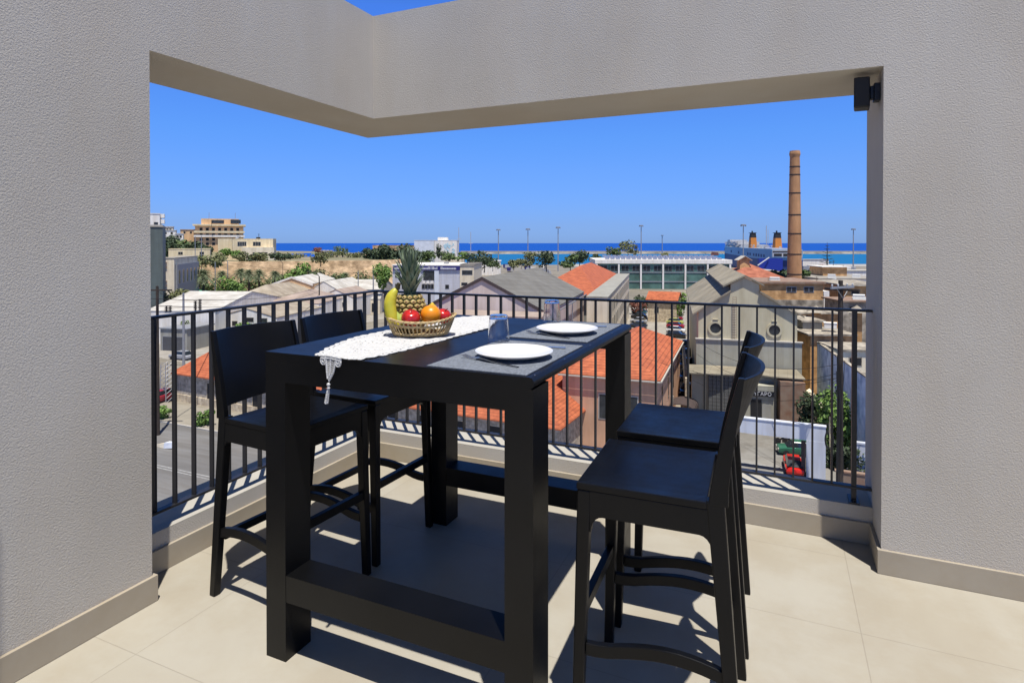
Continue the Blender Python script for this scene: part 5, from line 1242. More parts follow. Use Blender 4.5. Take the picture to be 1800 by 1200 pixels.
# ================================================================ FERRY
dk = -26
T = thing('ferry', 'large blue and white ferry with two orange funnels, moored in the harbour', 'ferry', W(235, 600, dk))
def SH(s, t_, z):  # s 0 bow..1 stern, t_ -1..1 beam (port is -1, towards the left)
    l = 256 - 17 * s; d = 705 - 185 * s; half = 13.5 * min(1, (s / .16 + .05)) ** .6; return W(l + half * t_, d, z)
ss = [0, .03, .08, .16, .3, .5, .7, .85, 1.0]
def hull(z0, z1f, mi, m, off=0):
    for i in range(len(ss) - 1):
        for sg in (-1, 1):
            a, b = ss[i], ss[i + 1]
            m.add([SH(a, sg * (1 + off), z0(a)), SH(b, sg * (1 + off), z0(b)), SH(b, sg * (1 + off), z1f(b)), SH(a, sg * (1 + off), z1f(a))], [(0, 1, 2, 3)], mi)
        m.add([SH(ss[i], -1, z1f(ss[i])), SH(ss[i], 1, z1f(ss[i])), SH(ss[i + 1], 1, z1f(ss[i + 1])), SH(ss[i + 1], -1, z1f(ss[i + 1]))], [(0, 1, 2, 3)], mi)
    m.add([SH(1, -1, z0(1)), SH(1, 1, z0(1)), SH(1, 1, z1f(1)), SH(1, -1, z1f(1))], [(0, 1, 2, 3)], mi)
z_mid = lambda s: zv(442.5 + 15.5 * s, 705 - 185 * s); z_top = lambda s: zv(432.5 + 6.5 * s, 705 - 185 * s)
m = MB(); hull(lambda s: dk - 1, z_mid, 0, m); ob('lower_hull', m, 'hullblue', T)
m = MB(); hull(lambda s: z_mid(s) + .01, z_top, 0, m); ob('upper_hull', m, 'hulllight', T)
m = MB()
for s_ in (.08, .3, .45, .62, .66, .72, .76, .80, .84, .88): 
    a, b = s_, s_ + .018; m.add([SH(a, -1.02, z_mid(a) + 2), SH(b, -1.02, z_mid(b) + 2), SH(b, -1.02, z_mid(b) + 4.5), SH(a, -1.02, z_mid(a) + 4.5), SH(a, -1.0, z_mid(a) + 2), SH(b, -1.0, z_mid(b) + 2), SH(b, -1.0, z_mid(b) + 4.5), SH(a, -1.0, z_mid(a) + 4.5)], [(0, 1, 2, 3), (0, 4, 5, 1), (1, 5, 6, 2), (2, 6, 7, 3), (3, 7, 4, 0)])
ob('side_openings', m, 'hullblue', T)
def deck(s0, s1, w_, z0, z1, nm, mt):
    m = MB(); p = [SH(s0, -w_, 0), SH(s1, -w_, 0), SH(s1, w_, 0), SH(s0, w_, 0)]
    m.prism([(q[0], q[1], z0) for q in p], (0, 0, z1 - z0)); return ob(nm, m, mt, T)
zt0_ = z_top(.4)
deck(.06, .48, .92, zt0_ - 1, zt0_ + 3.2, 'bridge_deck', 'shipwhite'); deck(.08, .40, .85, zt0_ + 3.3, zt0_ + 6.0, 'upper_deck', 'shipwhite'); deck(.12, .2, .7, zt0_ + 6.1, zt0_ + 8.2, 'wheelhouse', 'shipwhite')
deck(.5, .98, .9, zt0_ - 2.5, zt0_ - .2, 'aft_deck', 'shipwhite')
m = MB(); rnd = random.Random(2)
for i in range(60):
    s_ = rnd.uniform(.08, .92); t_ = rnd.choice((-.94, -.6, .2)); z = zt0_ + (rnd.uniform(0, 5.5) if s_ < .42 else rnd.uniform(-.2, 2.2)); p = SH(s_, t_, z); r_ = rnd.uniform(.4, 1.3); m.box(p[0] - r_, p[0] + r_, p[1] - r_, p[1] + r_, z, z + r_ * 1.2)
ob('deck_fittings', m, 'shipwhite', T)
m = MB()
for i in range(26):
    s_ = .09 + i * .0145; p0 = SH(s_, -.935, zt0_ + 1.2); p1 = SH(s_ + .009, -.935, zt0_ + 1.2); m.add([(p0[0], p0[1], zt0_ + .9), (p1[0], p1[1], zt0_ + .9), (p1[0], p1[1], zt0_ + 2.2), (p0[0], p0[1], zt0_ + 2.2)], [(0, 1, 2, 3)])
ob('deck_windows', m, 'windowglass', T)
for u, d in ((1323, 600), (1366, 548)):
    c = UD(u, d); ztf = zv(410, d); zbf = zv(436, d); m = MB()
    fb = frame((c[0], c[1]), YAW)
    m.hexa([fb(-3.0, -3.2, zbf), fb(3.2, -3.2, zbf), fb(-3.0, 3.2, zbf), fb(3.2, 3.2, zbf), fb(-2.6, -2.4, ztf - 4.6), fb(2.8, -2.4, ztf - 4.6), fb(-2.6, 2.4, ztf - 4.6), fb(2.8, 2.4, ztf - 4.6)])
    fn = ob('funnel', m, 'funnel', T)
    m = MB().hexa([fb(-2.6, -2.4, ztf - 4.59), fb(2.8, -2.4, ztf - 4.59), fb(-2.6, 2.4, ztf - 4.59), fb(2.8, 2.4, ztf - 4.59), fb(-2.0, -2.0, ztf), fb(2.4, -2.0, ztf), fb(-2.0, 2.0, ztf), fb(2.4, 2.0, ztf)])
    m.box(-3.0, 3.0, -2.4, 2.4, ztf + .01, ztf + .5, 0, fb)
    m.tube([fb(-.5, 0, ztf + .5), fb(-.5, 0, ztf + 2.2)], .7, 8)
    ob('funnel_top', m, 'funneltop', fn)
fs = frame((UD(1357, 518)[0], UD(1357, 518)[1]), YAW)
ob('stern_decks', MB().box(.2, 26, -.6, 0, zv(452, 518), zv(439.5, 518), 0, fs), 'shipwhite', T)
for q in range(3): ob('stern_opening', MB().box(1.5 + q * 8, 8.2 + q * 8, -.8, -.61, zv(450.5, 518), zv(446, 518), 0, fs), 'darkopening', T)
ob('stern_opening', MB().box(.5, 25.5, -.8, -.61, zv(443.5, 518), zv(441.5, 518), 0, fs), 'darkopening', T)
c = UD(1357, 552); ob('stern_block', MB().box(0, 20, 0, 4, dk, zv(452.5, 552), 0, frame((UD(1335, 512)[0], UD(1335, 512)[1]), YAW)), pm('ramp_blue', (.01, .03, .30), .5), T)
ob('mast', MB().tube([UD(1347, 560, zt0_), UV(1347, 397, 560)], .35, 6).tube([UD(1350, 560, zt0_), UV(1350, 404, 560)], .25, 6), 'shipwhite', T)
ob('ramp', MB().tube([UV(1332, 467, 505), UV(1352, 453, 511)], .5, 6), 'shipwhite', T)
solo('red_barge', MB().hexa([UD(1249, 1300, -26), UD(1264, 1300, -26), UD(1249, 1312, -26), UD(1264, 1312, -26), UD(1251, 1300, -18.5), UD(1262, 1300, -19.5), UD(1251, 1312, -18.5), UD(1262, 1312, -19.5)]), 'leafred', 'small rust red vessel by the breakwater left of the ferry', 'boat')

# ================================================================ MASTS, POLES, WIRES
for k, (u, v, vb, d, lab) in enumerate(((876, 404, 462, 560, 'tall floodlight mast, leftmost over the harbour'), (928, 403, 468, 520, 'faint slim floodlight mast left of the two hall roofs'), (981, 400, 470, 500, 'tall floodlight mast above the orange roof'), (1127, 397, 458, 540, 'tall floodlight mast over the glass building'), (1306.5, 396, 466, 430, 'floodlight mast standing in front of the ferry'), (1500, 403, 470, 560, 'floodlight mast at the far right of the harbour'), (1164, 414, 450, 900, 'distant thin floodlight mast near the breakwater'))):
    c = UD(u, d); zb_ = gz(d) if d < 800 else SEA; z = zv(v, d)
    T = thing('floodlight_mast', lab, 'light mast', (c[0], c[1], zb_), 'floodlight masts in the harbour')
    ob('pole', MB().tube([(c[0], c[1], zb_), (c[0], c[1], z)], [.55 * d / 520, .34 * d / 520], 8), 'galv', T)
    f_ = frame((c[0], c[1]), YAW); ob('lamp_ring', MB().lathe([(.3, z - .3), (1.9, z - .5), (1.9, z + .4), (.3, z + .6)], (c[0], c[1], 0), 10).box(-2.0, -1.2, -.5, .5, z - .9, z - .3, 0, f_).box(1.2, 2.0, -.5, .5, z - .9, z - .3, 0, f_), 'galv', T)
for u, v, d, lab in ((806.5, 400, 620, 'tall white sailing yacht mast, left one'), (827.5, 408, 640, 'tall white sailing yacht mast, right one')):
    c = UD(u, d); T = thing('sailing_yacht', lab.replace('tall white sailing yacht mast', 'moored sailing yacht with a tall white mast'), 'yacht', (c[0], c[1], -24), 'sailing yachts')
    ob('hull', MB().hexa([(c[0] - 7, c[1] - 2, -25), (c[0] + 5, c[1] - 2, -25), (c[0] - 7, c[1] + 2, -25), (c[0] + 5, c[1] + 2, -25), (c[0] - 8, c[1] - 2.4, -22.5), (c[0] + 8, c[1] - .2, -22), (c[0] - 8, c[1] + 2.4, -22.5), (c[0] + 8, c[1] + .2, -22)]), 'shipwhite', T)
    ob('mast', MB().tube([(c[0], c[1], -23), (c[0], c[1], zv(v, d))], .32, 6).tube([(c[0] - 2.4, c[1], zv(v + 20, d)), (c[0] + 2.4, c[1], zv(v + 20, d))], .2, 5), 'shipwhite', T)
# wooden pole at the right with cross arms and cables
pp = UD(1478, 47); zt9 = zv(493, 47)
T = thing('utility_pole', 'dark wooden utility pole with crossarms beside the right end of the balustrade view', 'utility pole', (pp[0], pp[1], G))
ob('pole', MB().tube([(pp[0], pp[1], G), (pp[0], pp[1], zt9)], [.27, .17], 10), 'wood', T)
f_ = frame((pp[0], pp[1]), YAW + .5)
ob('crossarm', MB().box(-1.5, 1.4, -.24, -.12, zt9 - .62, zt9 - .46, 0, f_), 'galv', T)
ob('crossarm', MB().box(-.10, .10, -1.5, 1.3, zt9 - .80, zt9 - .64, 0, f_), 'wood', T)
ob('brace', MB().tube([f_(-.8, -.2, zt9 - .6), f_(0, -.2, zt9 - 1.4)], .03, 5).tube([f_(.8, -.2, zt9 - .6), f_(0, -.2, zt9 - 1.4)], .03, 5), 'galv', T)
for x in (-1.35, -.6, .55, 1.25): ob('insulator', MB().lathe([(.02, 0), (.07, .03), (.05, .1), (.08, .14), (.02, .22)], f_(x, -.18, zt9 - .46), 8), 'shipwhite', T)
m = MB()
for q in range(3):
    r_ = .55 + .08 * q; c = Vector((pp[0] - .75, pp[1] - .2, zv(775, 47)))
    m.tube([c + Vector((r_ * .45 * cos(a), 0, 1.1 * r_ * sin(a))) for a in [2 * pi * k / 20 for k in range(21)]], .025, 5)
ob('cable_coil', m, 'wire', T)
m = MB(); rnd = random.Random(8)
for k in range(9):
    x = rnd.uniform(-.3, .3); m.tube([(pp[0] + x, pp[1] - .25, zv(620 + k * 4, 47)), (pp[0] + x * .6 + rnd.uniform(-.1, .1), pp[1] - .28, zv(700, 47)), (pp[0] + x * .8, pp[1] - .25, zv(830, 47))], .02, 5)
ob('hanging_cables', m, 'wire', T)
def cable(lab, a, b, sag, r=.018):
    a, b = Vector(a), Vector(b); n = 24
    solo('overhead_cable', MB().tube([a + (b - a) * (i / n) + Vector((0, 0, -4 * sag * (i / n) * (1 - i / n))) for i in range(n + 1)], r, 5), 'wire', lab, 'cable', group='overhead cables')
P9 = (pp[0], pp[1], zv(640, 47))
cable('sagging cable from the right pole to the top of the factory front', P9, UV(1222, 597, 71), 1.6)
cable('sagging cable from the right pole to the entrance building roof', (pp[0], pp[1], zv(655, 47)), UV(1225, 622, 69), 1.8)
cable('cable from the right pole crossing the factory front at mid height', (pp[0], pp[1], zv(664, 47)), UV(1218, 652, 68), 1.2)
cable('lowest cable from the right pole over the entrance', (pp[0], pp[1], zv(690, 47)), UV(1218, 668, 67), 1.4)
cable('long cable running left from the pole over the peach roof', (pp[0], pp[1], zv(665, 47)), UV(1000, 560, 70), 2.5)
cable('cable leaving the pole top towards the right', f_(1.25, -.18, zt9 - .3), UV(1620, 470, 60), .6)
# left poles
def pole(u, v, d, lab, arm=0, mt='wood', r=.16, z0=None, grp='street poles on the left'):
    c = UD(u, d); z = zv(v, d); T = thing('street_pole', lab, 'pole', (c[0], c[1], G), grp)
    ob('shaft', MB().tube([(c[0], c[1], G), (c[0], c[1], z)], [r * 1.2, r * .8], 8), mt, T)
    if arm:
        f = frame((c[0], c[1]), YAW)
        if arm == 1: ob('crossarm', MB().box(-1.5, 1.5, -.1, .1, z - .5, z - .35, 0, f), mt, T)
        if arm == 2:
            ob('lamp_arm', MB().tube([f(0, 0, z), f(-.9, 0, z + .9), f(-2.3, 0, z + 1.2)], .07, 6), mt, T); ob('lamp_head', MB().box(-3.0, -2.1, -.2, .2, z + 1.1, z + 1.3, 0, f), mt, T)
        if arm == 3: ob('crossarm', MB().box(-.9, .9, -.1, .1, z - .3, z - .2, 0, f).box(-.9, .9, -.1, .1, z - 1.0, z - .9, 0, f), mt, T)
    return T
pole(276, 503, 62, 'dark pole with a crossarm and a slanting stay at the far left', 1)
pole(561, 486, 150, 'dark street lamp pole with a curved arm in front of the gabled warehouses', 2, 'iron', .16)
pole(629.5, 476, 175, 'slim grey pole in front of the rampart', 0, 'galv', .14)
pole(656, 470, 178, 'slim pale pole left of the round green tree', 0, 'galv', .2)
pole(400, 458, 190, 'thin pole rising in front of the rampart by the palms', 0, 'galv', .13)
pole(343, 415, 215, 'tall thin mast above the low cream house, left one', 0, 'galv', .14)
pole(354, 415, 215, 'tall thin mast above the low cream house, right one', 0, 'galv', .14)
pole(378, 460, 190, 'pale thin pole between the palms', 0, 'galv', .15)
pole(497, 463, 200, 'small lamp pole before the rampart near the tan gable', 2, 'iron', .1)
# power pole whose crossarm carries four insulator stacks, seen just above the top rail
c = UD(322, 95); T = thing('power_pole', 'grey power pole whose crossarm carries four black insulator stacks before the white roof', 'power pole', (c[0], c[1], G)); f = frame((c[0], c[1]), YAW)
ob('shaft', MB().tube([(c[0], c[1], G), (c[0], c[1], zv(515, 95))], [.22, .15], 8), 'galv', T)
ob('crossarm', MB().box(-2.9, 2.9, -.1, .1, zv(548, 95) - .2, zv(548, 95), 0, f), 'galv', T)
for u, v in ((292, 535), (298.5, 534), (343, 525), (351, 524)):
    x = (u - 322) * 95 / F; pr = []; zb7 = zv(548, 95); n7 = int((zv(v, 95) - zb7) / .26)
    for k in range(n7): z = zb7 + k * .26; pr += [(.1, z), (.28, z + .03), (.28, z + .13), (.1, z + .17)]
    q = f(x, 0, 0); ob('insulator', MB().lathe([(.001, pr[0][1])] + pr + [(.001, pr[-1][1])], (q[0], q[1], 0), 10), 'iron', T)
# lattice mast
c = UD(292, 75); m = MB(); zt8 = zv(640, 75); w8 = .45
for x in (-w8, w8):
    for y in (-w8, w8): m.tube([(c[0] + x * 1.2, c[1] + y * 1.2, G), (c[0] + x, c[1] + y, zt8)], .06, 5)
for k in range(9):
    z0, z1 = G + .55 * k, G + .55 * (k + 1)
    for y in (-w8, w8): m.tube([(c[0] - w8, c[1] + y, z0), (c[0] + w8, c[1] + y, z1)], .03, 4); m.tube([(c[0] - w8, c[1] + y, z1), (c[0] + w8, c[1] + y, z1)], .03, 4)
    for x in (-w8, w8): m.tube([(c[0] + x, c[1] - w8, z0), (c[0] + x, c[1] + w8, z1)], .03, 4)
solo('lattice_mast', m, 'galv', 'grey steel lattice mast at the left end of the stone building', 'lattice mast')
a = Vector(UD(276, 62, zv(512, 62)))
cable('cable from the far left pole to the grey pole', a, UD(323, 95, zv(519, 95)), .5)
cable('upper cable crossing the white warehouse roofs', UD(262, 60, zv(525, 60)), UD(561, 150, zv(505, 150)), 1.2, .03)
cable('lower cable crossing the white warehouse roofs', UD(262, 60, zv(537, 60)), UD(561, 150, zv(512, 150)), 1.5, .03)
cable('cable along the rampart between the pale poles', UD(400, 190, zv(462, 190)), UD(656, 178, zv(480, 178)), 1.0, .04)

# ================================================================ TREES
tg = 'trees above the old wall'
big = [(300, 446, 282, 9, 7.0, 'leafdark', 'dark tree on the hill beside the green-grey tower'), (322, 447, 290, 8.5, 6.5, 'leaf', 'mid green tree left of the hillside house row end'), (346, 446, 285, 9.5, 6.5, 'leafdark', 'dark tree in front of the tan apartment block'), (362, 447, 280, 6, 4.0, 'leafdark', 'small dark tree right below the tan apartment block'),
       (296, 445, 300, 12, 7.5, 'leafdark', 'tallest dark tree on the left hillside')]
for k, (u, vb, d, h, r, lf, lab) in enumerate(big): tree(lab, UD(u, d, zv(vb, d) - 3), h + 1, r, lf, 900, .75, group=tg, seed=k, trunkf=.12)
mid = [(385, 458, 244, 3.6, 3.0, 'leafolive', 'low olive bush on the wall under the school wing'), (400, 452, 262, 4.2, 3.6, 'leafbright', 'bright green bush before the school wing'), (414, 452, 262, 3.6, 3.4, 'leafbright', 'bright green bush before the school front'), (423, 462, 232, 4.8, 3.6, 'leafolive', 'olive round tree on the wall edge, first from the left'), (443, 460, 245, 3.4, 2.8, 'leafdark', 'dark bush beside the school door'), (457, 465, 232, 5.2, 3.4, 'leafolive', 'grey olive tree on the wall edge, second from the left'), (484, 458, 250, 4.0, 3.2, 'leafdark', 'dark bush at the right corner of the school'), (500, 459, 252, 3.6, 3.2, 'leafdark', 'dark bush right of the school corner'), (376, 470, 215, 5.0, 4.0, 'leafolive', 'grey-green tree against the left part of the rampart'), (350, 470, 215, 4.6, 3.8, 'leafolive', 'pale olive tree by the low cream house'), (563, 466, 228, 7.0, 3.8, 'leafolive', 'olive tree growing at the rampart top in the middle'),
       (558, 447, 400, 5, 4.5, 'leafred', 'russet tree beside the small shore house'), (602, 450, 330, 6, 6, 'leaf', 'green tree right of the small shore house'), (585, 455, 320, 4.5, 7, 'leafolive', 'low olive thicket by the shore'), (628, 455, 320, 4.5, 7, 'leafolive', 'low olive thicket left of the dark trees'), (520, 457, 300, 4, 6, 'leafolive', 'low scrub by the end of the rampart top')]
for k, (u, vb, d, h, r, lf, lab) in enumerate(mid): tree(lab, UD(u, d, zv(vb, d) - .6), h, r, lf, 420, .5, group=tg, seed=k + 20, trunkf=.15)
dark = [(656, 470, 300, 11, 6, 'first dark pine of the clump behind the pineapple, leftmost'), (672, 475, 290, 13, 7, 'second dark pine of the clump from the left'), (690, 478, 285, 14, 7.5, 'tallest dark pine directly left of the pineapple crown'), (708, 476, 285, 13, 7, 'dark pine hidden partly by the pineapple crown'), (726, 474, 290, 11, 6.5, 'dark pine right of the pineapple crown'), (742, 472, 300, 8.5, 6, 'lower green pine below the pale grey building')]
for k, (u, vb, d, h, r, lab) in enumerate(dark): tree(lab, UD(u, d, zv(vb, d) - 1), h, r, 'leafdark', 1100, .8, group='dark pines behind the pineapple', seed=k + 50, trunkf=.2)
tree('slender dark cypress in front of the white painted building', UD(771, 380, zv(452, 380) - 1), 9.5, 2.0, 'leafdark', 400, .6, name='cypress_tree', trunkf=.05, seed=3)
oth = [(755, 462, 300, 6.5, 6, 'leaf', 'green tree under the pale grey building'), (787, 460, 330, 6.5, 5.5, 'leaf', 'green tree below the white painted building'), (812, 458, 380, 6, 5.5, 'leafbright', 'bright tree right of the white painted building'), (838, 466, 330, 8, 6, 'leafdark', 'dark tree above the right part of the office annex'), (851, 476, 300, 11, 5.5, 'leafdark', 'dark tall tree by the gable apex'), (866, 474, 320, 7, 5, 'leaf', 'green tree right of the gable apex'), (903, 472, 330, 7, 4.5, 'leafolive', 'olive tree behind the grey sheet roof'), (916, 470, 340, 7, 4, 'leafolive', 'second olive tree behind the grey sheet roof'), (931, 470, 330, 9, 4.5, 'leafolive', 'olive tree next to the slim floodlight mast'), (960, 478, 260, 11, 4.8, 'leafdark', 'dark spreading tree between the two hall roofs'), (1002, 474, 240, 7, 4.5, 'leaf', 'green tree behind the orange hipped roof, left one'), (1018, 470, 245, 9, 4.2, 'leafdark', 'darker tree behind the orange hipped roof, right one'), (1046, 460, 330, 5, 3.5, 'leafdark', 'small dark tree left of the solar panels'), (1077, 455, 330, 8, 4.5, 'leaf', 'green tree above the left end of the glass building'), (1104, 452, 330, 10, 6.2, 'leafolive', 'broad olive green tree above the glass building'), (1170, 452, 420, 4, 4, 'leafolive', 'small distant tree behind the solar panels'), (1386, 496, 150, 4, 2.2, 'leaf', 'green tree touching the left of the chimney foot'), (1410, 497, 150, 4.5, 2.2, 'leaf', 'green tree touching the right of the chimney foot'), (1372, 494, 148, 3.5, 2.2, 'leafdark', 'dark bush between the boiler house roof and the chimney')]
for k, (u, vb, d, h, r, lf, lab) in enumerate(oth): tree(lab, UD(u, d, zv(vb, d) - 1), h, r, lf, 620, .6, seed=k + 80, group='scattered trees before the harbour', trunkf=.2)
# norfolk-pine like tree at the right
b = UD(1454, 200, zv(500, 200)); T = thing('conifer_tree', 'tiered dark conifer standing above the brick roof tower', 'tree', b); m = MB(); rnd = random.Random(6)
for k in range(9):
    z = b[2] + 3.5 + k * 1.15; L9 = 3.3 * (1 - k / 9.5)
    for a in range(9):
        an = a * 2 * pi / 9 + k * .35; e = Vector((b[0] + cos(an) * L9, b[1] + sin(an) * L9, z + .25 * L9)); s0 = Vector((b[0], b[1], z)); dr = (e - s0)
        for q in range(14):
            f = rnd.uniform(.2, 1); p = s0 + dr * f; sd = Vector((-sin(an), cos(an), 0)); m.add([p - sd * .28, p + dr.normalized() * .32, p + sd * .28, p + Vector((0, 0, .12))], [(0, 1, 2, 3)])
ob('crown', m, 'leafdark', T); ob('trunk', MB().tube([b, (b[0], b[1], b[2] + 14)], [.35, .06], 7), 'bark', T)
pg = 'palm trees in front of the rampart'
for k, (u, v, d, h, L_, lab) in enumerate(((357, 484, 178, 6.5, 4.0, 'large palm left of the bushy green tree'), (423, 480, 195, 6.5, 3.2, 'palm right behind the bushy green tree'), (437, 482, 190, 6, 3.0, 'palm in the middle before the rampart'), (455, 482, 195, 6, 3.2, 'palm third from the left before the rampart'), (483, 483, 195, 5.5, 2.8, 'palm left of the tan gabled warehouse'), (606, 487, 205, 6, 3.2, 'palm before the right part of the rampart'), (586, 490, 205, 5, 2.8, 'small palm left of the slim grey pole'), (390, 484, 190, 6, 3.0, 'palm just left of the bushy green tree'))):
    z = zv(v, d); palm(lab, UD(u, d, z - h), h, L_, pg, seed=k + 3)
gg = 'green trees among the warehouses'
tree('bushy bright green tree behind the white warehouse roof', UD(402, 158, zv(522, 158) - 3), 9.5, 4.0, 'leafbright', 1300, .42, group=gg, seed=11, trunkf=.15)
tree('bright green tree left of the tan gabled warehouse roof', UD(520, 186, zv(498, 186) - 3), 9, 4.2, 'leafbright', 900, .5, group=gg, seed=12, trunkf=.15)
tree('green tree behind the white gabled warehouse', UD(543, 190, zv(498, 190) - 3), 7.5, 3.6, 'leaf', 800, .5, group=gg, seed=13, trunkf=.15)
tree('round dense green tree between the pale pole and the office block', UD(673, 172, zv(509, 172)-1.2), 8.2, 2.7, 'leafbright', 1500, .38, group=gg, seed=14, trunkf=.14)
tree('low yellow-green bush by the cream classical building', UD(310, 138, zv(533, 138)), 3.2, 3.4, 'leafolive', 600, .3, group=gg, seed=15, trunkf=.1)
for k, u in enumerate((570, 578, 592, 618, 636, 648)): shrub(('leftmost', 'second', 'third', 'fourth', 'fifth', 'rightmost')[k] + ' scrub bush at the foot of the rampart', UD(u, 208, zv(499, 208) - 2.5), 3.2, 4.2, 'leafolive', 420, .45, 'scrub bushes at the rampart foot', seed=k)
shrub('green shrub between the white warehouse and the roller shutter', UD(330, 116, G), 1.7, 4.6, 'leaf', 700, .25, seed=4)
shrub('bright green creeper mass before the low gabled warehouse', UD(430, 118, G), 4.5, 4.0, 'leafbright', 1200, .3, seed=5)
shrub('dark green bush beside the glass building and car park', UD(1128, 175, G), 4, 5, 'leafdark', 600, .4, seed=6)
shrub('russet and green bush by the car park end', UD(1118, 168, G), 3, 3.6, 'leafred', 400, .35, seed=9)
shrub('small green tree beside the orange-roofed outbuilding', UD(1196, 150, G), 1.6, 7, 'leafbright', 500, .3, seed=7)
for k, (u, v, lab) in enumerate(((357, 752, 'spiky green shrub on the pavement beside the road'), (280, 738, 'low green shrub on the pavement at the left edge'))): shrub(lab, OZ(u, v, G), 1.0 if k == 0 else 1.3, 1.9 if k == 0 else 1.3, 'leafbright', 350, .2, 'shrubs on the pavement', seed=k)
rs = [(1503, 668, 60, 2.0, 2.6, 'leafbright', 'bright green shrub below the painted wall, uppermost right'), (1482, 690, 57, 1.3, 2.2, 'leafbright', 'bright green shrub beside the wooden pole'), (1452, 704, 57, 1.2, 2.0, 'leafbright', 'bright green shrub behind the gateway ledge'), (1425, 706, 60, 1.3, 1.6, 'leafdark', 'dark shrub in the corner by the timber hut'), (1516, 790, 50, 1.1, 5.5, 'leafdark', 'dark climbing shrub at the far right edge'), (1490, 800, 52, .9, 4, 'leafdark', 'dark climber at the foot of the wooden pole'), (1466, 790, 53, .7, 4.5, 'leafdark', 'dark climber between the gateway pillar and the pole')]
for k, (u, vt, d, r, h, lf, lab) in enumerate(rs):
    z = zv(vt, d) + .6; shrub(lab, UD(u, d, G), r, z - G, lf, 1300, .2, 'shrubs around the wooden pole', seed=k + 30)
for k, (u, v, r_, lf) in enumerate(((345, 500, 4.5, 'leafolive'), (368, 498, 4, 'leaf'), (418, 500, 4, 'leafolive'), (445, 499, 4.5, 'leaf'), (462, 500, 4, 'leafolive'), (478, 498, 4.2, 'leafolive'), (495, 497, 3.6, 'leaf'), (560, 488, 4, 'leafolive'), (600, 495, 4, 'leaf'), (628, 492, 4.2, 'leafolive'), (652, 490, 3.4, 'leaf'))):
    shrub(('olive scrub beside the large palm at the rampart foot', 'green scrub right of the large palm', 'olive scrub behind the bushy green tree', 'green scrub between two palms before the rampart', 'olive scrub under the third palm', 'olive scrub left of the tan gabled warehouse', 'green scrub behind the tan gabled warehouse roof', 'olive scrub high on the rampart foot by the curved lamp pole', 'green scrub below the small palm', 'olive scrub by the slim grey pole', 'green scrub left of the round dense tree')[k], UD(u, 205, zv(v, 205) - 4), r_, 6.5, lf, 520, .45, 'scrub before the rampart', seed=k + 60)
# small harbour clutter: containers, vans, sheds near the quay
rnd = random.Random(12); hc = ['white', 'shipwhite', 'galv', 'signblue', 'leafred', 'concrete', 'trim', 'darkopening']
names = {'white': 'white', 'shipwhite': 'bright white', 'galv': 'grey', 'signblue': 'dark blue', 'leafred': 'rust red', 'concrete': 'sandy', 'trim': 'cream', 'darkopening': 'black'}
cnt = 0
for i in range(46):
    u = rnd.choice((rnd.uniform(1408, 1520), rnd.uniform(1408, 1520), rnd.uniform(1300, 1340), rnd.uniform(880, 960))); d = rnd.uniform(300, 600) if u > 1400 else rnd.uniform(420, 600)
    c = UD(u, d); L_, h, w_ = rnd.uniform(3, 7), rnd.uniform(2, 3.6), 2.4; a = rnd.uniform(-.3, .3); f9 = frame((c[0], c[1]), YAW + a); mt = hc[i % 8]; z = gz(d)
    T = thing('parked_truck', names[mt] + ' truck on the harbour quay', 'truck', (c[0], c[1], z), 'trucks and trailers on the quay')
    ob('cargo_box', MB().box(-L_ / 2, L_ / 2, 0, w_, z + 1.0, z + 1.0 + h, 0, f9), mt, T)
    ob('cab', MB().hexa([f9(L_ / 2 + .3, .1, z + .6), f9(L_ / 2 + 2.2, .1, z + .6), f9(L_ / 2 + .3, 2.3, z + .6), f9(L_ / 2 + 2.2, 2.3, z + .6), f9(L_ / 2 + .3, .1, z + 2.9), f9(L_ / 2 + 1.7, .1, z + 2.9), f9(L_ / 2 + .3, 2.3, z + 2.9), f9(L_ / 2 + 1.7, 2.3, z + 2.9)]), 'shipwhite' if mt != 'white' else 'galv', T)
    ob('wheels', MB().box(-L_ / 2 + .4, L_ / 2 + 1.8, .1, 2.3, z, z + .58, 0, f9), 'rubber', T)
for u, v, d, w_, lab in ((1425, 456.5, 560, 34, 'long low pale port shed behind the conifer'), (1348, 476, 300, 9, 'white port cabin left of the chimney'), (1500, 476, 330, 30, 'white fenced port building at the right edge')):
    c = UD(u, d); f9 = frame((c[0], c[1]), YAW)
    bld('port_building', lab, 'building', (c[0], c[1]), frame((f9(-w_ / 2, 0, 0)[0], f9(-w_ / 2, 0, 0)[1]), YAW), w_, 10, zv(v, d), 'white', z0=gz(d), roof='flat', rm='trim', oh=.5)

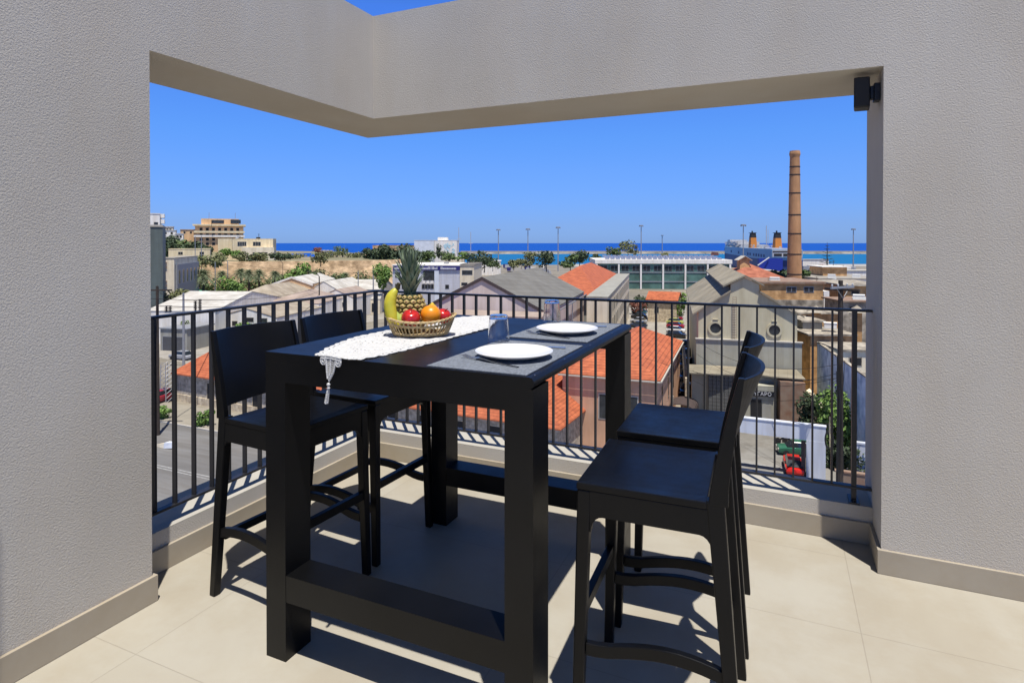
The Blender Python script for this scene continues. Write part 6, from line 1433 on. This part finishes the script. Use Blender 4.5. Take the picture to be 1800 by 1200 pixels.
# rooftop water tanks, aerials and solar heaters that break up the roof lines
def aerial(u, v0, v1, d, lab):
    c = UD(u, d); f = frame((c[0], c[1]), YAW + .4); m = MB().tube([(c[0], c[1], zv(v0, d)), (c[0], c[1], zv(v1, d))], .035 * max(1, d / 110), 5); z = zv(v1, d)
    for q in range(4): m.box(-.5 + .08 * q, .5 - .08 * q, -.02, .02, z - .15 - .22 * q, z - .11 - .22 * q, 0, f)
    solo('roof_aerial', m, 'iron', lab, 'aerial', group='roof aerials')
for u, v0, v1, d, lab in ((372, 398, 388, 345, 'aerial on the tan apartment block'), (455, 421, 411, 275, 'aerial on the cream school'), (700, 468, 457, 195, 'aerial on the left of the grey office block'), (822, 468, 458, 192, 'aerial on the pale annex'), (1465, 470, 457, 152, 'aerial on the brick roof tower'), (1352, 500, 488, 104, 'aerial on the left of the ochre brick block'), (1436, 500, 486, 104, 'aerial on the right of the ochre brick block'), (1180, 521, 511, 154, 'aerial on the orange-roofed outbuilding')): aerial(u, v0, v1, d, lab)
def tank(u, v, d, lab):
    c = UD(u, d); z = zv(v, d); m = MB(); m.tube([(c[0] - .8, c[1], z + .9), (c[0] + .8, c[1], z + .9)], .32, 12)
    m.hexa([(c[0] - .9, c[1] - 1.7, z + .02), (c[0] + .9, c[1] - 1.7, z + .02), (c[0] - .9, c[1] - 1.62, z + .02), (c[0] + .9, c[1] - 1.62, z + .02), (c[0] - .9, c[1] - .3, z + .85), (c[0] + .9, c[1] - .3, z + .85), (c[0] - .9, c[1] - .22, z + .85), (c[0] + .9, c[1] - .22, z + .85)])
    solo('solar_water_heater', m, 'galv', lab, 'water heater', group='solar water heaters on roofs')
for u, v, d, lab in ((420, 420, 276, 'water heater on the cream school roof'), (720, 467, 196, 'water heater on the office block left of the pineapple crown'), (785, 467, 196, 'water heater on the office block right of the pineapple crown'), (1505, 491, 143, 'water heater on the broad white roof'), (1462, 491, 141, 'water heater at the foot of the brick roof tower'), (1362, 499, 106, 'water heater on the ochre brick block'), (1510, 531, 92, 'water heater on the rusty roofed shed')): tank(u, v, d, lab)
